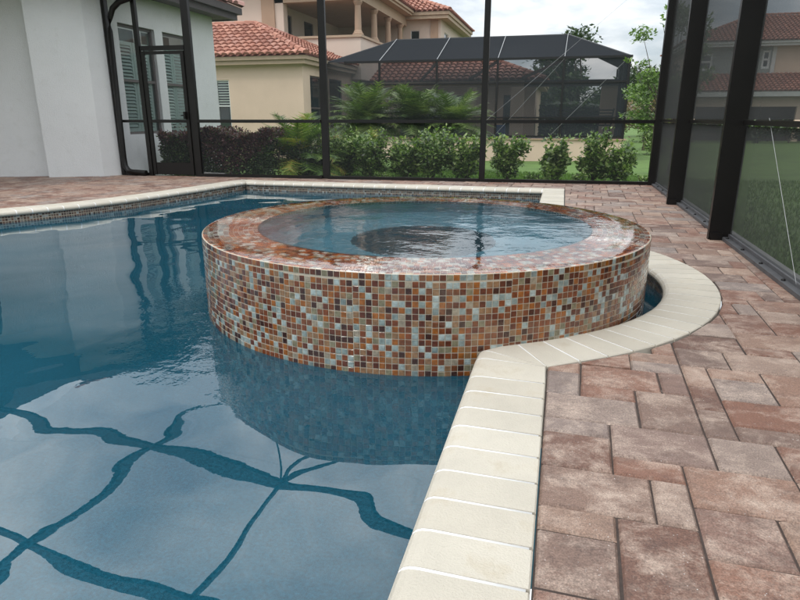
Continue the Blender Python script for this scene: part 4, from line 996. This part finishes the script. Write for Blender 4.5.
for k, (x, y, s, lab) in enumerate([(6.2, 47, 1.5, 'broad green tree left of the red roofed house'), (4.2, 36, 1.0, 'bushy tree at the far end of the right lawn'), (-1.5, 40, 1.3, 'green tree far behind the clay roofs'), (30, 44, 1.8, 'tall tree right of the red roofed house')]):
    bl = [(x+rs.uniform(-1.4, 1.4)*s, y+rs.uniform(-1.2, 1.2)*s, 1.6*s+rs.uniform(-1, 1)*s, .7*s, .7*s, .6*s) for q in range(14)]
    tree('broadleaf_tree', x, y, 1.2*s, bl, 3500, .22*s, 'darkleaf' if k != 1 else 'treeleaf', lab, .12, 20+k)
for k in range(9):
    x = 6.8+k*1.55; y = 37.4+.4*math.sin(k*2); bl = [(x+rs.uniform(-.6, .6), y+rs.uniform(-.3, .3), .15+rs.uniform(-.2, .3), .5, .45, .4) for q in range(5)]
    tree('foundation_shrub', x, y, .1, bl, 700, .16, 'darkleaf', 'dark rounded shrub in the row before the red roofed house porch', .04, 40+k, group='dark shrubs before the red roofed house')

# ------------------------------------------------------------------ sky, sun, camera
w = bpy.data.worlds.new('World'); S.world = w; w.use_nodes = True; nt = w.node_tree; L = nt.links
for n in list(nt.nodes): nt.nodes.remove(n)
out = N(nt, 'ShaderNodeOutputWorld'); bg = N(nt, 'ShaderNodeBackground'); bg.inputs[1].default_value = .1; L.new(bg.outputs[0], out.inputs[0])
sun_el, sun_az = R(58), R(215)      # azimuth measured clockwise from +Y
sky = N(nt, 'ShaderNodeTexSky', sky_type='NISHITA'); sky.sun_disc = False; sky.sun_elevation = sun_el; sky.sun_rotation = sun_az; sky.dust_density = 2
tc = N(nt, 'ShaderNodeTexCoord'); sx = N(nt, 'ShaderNodeSeparateXYZ'); L.new(tc.outputs['Generated'], sx.inputs[0])
za = N(nt, 'ShaderNodeMath', operation='MAXIMUM'); L.new(sx.outputs[2], za.inputs[0]); za.inputs[1].default_value = 0
zb = N(nt, 'ShaderNodeMath', operation='ADD'); L.new(za.outputs[0], zb.inputs[0]); zb.inputs[1].default_value = .25
vx = N(nt, 'ShaderNodeMath', operation='DIVIDE'); vy = N(nt, 'ShaderNodeMath', operation='DIVIDE'); L.new(sx.outputs[0], vx.inputs[0]); L.new(zb.outputs[0], vx.inputs[1]); L.new(sx.outputs[1], vy.inputs[0]); L.new(zb.outputs[0], vy.inputs[1])
cx = N(nt, 'ShaderNodeCombineXYZ'); L.new(vx.outputs[0], cx.inputs[0]); L.new(vy.outputs[0], cx.inputs[1])
n1 = noise(nt, 1.5, 8, .58, cx.outputs[0], .5); n2 = noise(nt, 2.6, 6, .55, cx.outputs[0], .2)
cover = ramp(nt, n1, [(.36, .45), (.54, 1.)])
shade = ramp(nt, n2, [(.34, (6.0, 6.9, 7.6)), (.50, (8.4, 8.9, 9.3)), (.68, (12.0, 12.1, 12.1))])
mx = N(nt, 'ShaderNodeMix', data_type='RGBA'); L.new(cover, mx.inputs[0]); L.new(sky.outputs[0], mx.inputs[6]); L.new(shade, mx.inputs[7]); gr_ = N(nt, 'ShaderNodeMath', operation='MULTIPLY_ADD'); L.new(za.outputs[0], gr_.inputs[0]); gr_.inputs[1].default_value = 1.5; gr_.inputs[2].default_value = .80
vm = N(nt, 'ShaderNodeVectorMath', operation='SCALE'); L.new(mx.outputs[2], vm.inputs[0]); L.new(gr_.outputs[0], vm.inputs['Scale']); L.new(vm.outputs[0], bg.inputs[0])
ld = bpy.data.lights.new('sun', 'SUN'); ld.energy = .9; ld.angle = R(14); ld.color = (1, .96, .90)
lo = bpy.data.objects.new('sun', ld); COL.objects.link(lo)
sd = Vector((math.sin(sun_az)*math.cos(sun_el), math.cos(sun_az)*math.cos(sun_el), math.sin(sun_el)))
lo.rotation_euler = (-sd).to_track_quat('-Z', 'Y').to_euler()
cd = bpy.data.cameras.new('camera'); cam = bpy.data.objects.new('camera', cd); COL.objects.link(cam); S.camera = cam
cd.sensor_width = 36; cd.lens = 36*612/800; cd.clip_end = 2000; cd.clip_start = .02
cam.location = (0, 0, .95); cam.rotation_euler = (R(90-16.5617), 0, R(14.4895))
S.view_settings.view_transform = 'Standard'; S.view_settings.look = 'None'; S.view_settings.gamma = 1; S.view_settings.use_curve_mapping = False
S.view_settings.exposure = .52
S.render.engine = 'CYCLES'; c = S.cycles
c.transparent_max_bounces = 32; c.max_bounces = 8; c.diffuse_bounces = 3; c.glossy_bounces = 4; c.transmission_bounces = 4
c.caustics_reflective = False; c.caustics_refractive = True; c.blur_glossy = .5; c.use_denoising = True
try: c.denoiser = 'OPENIMAGEDENOISE'
except Exception: pass
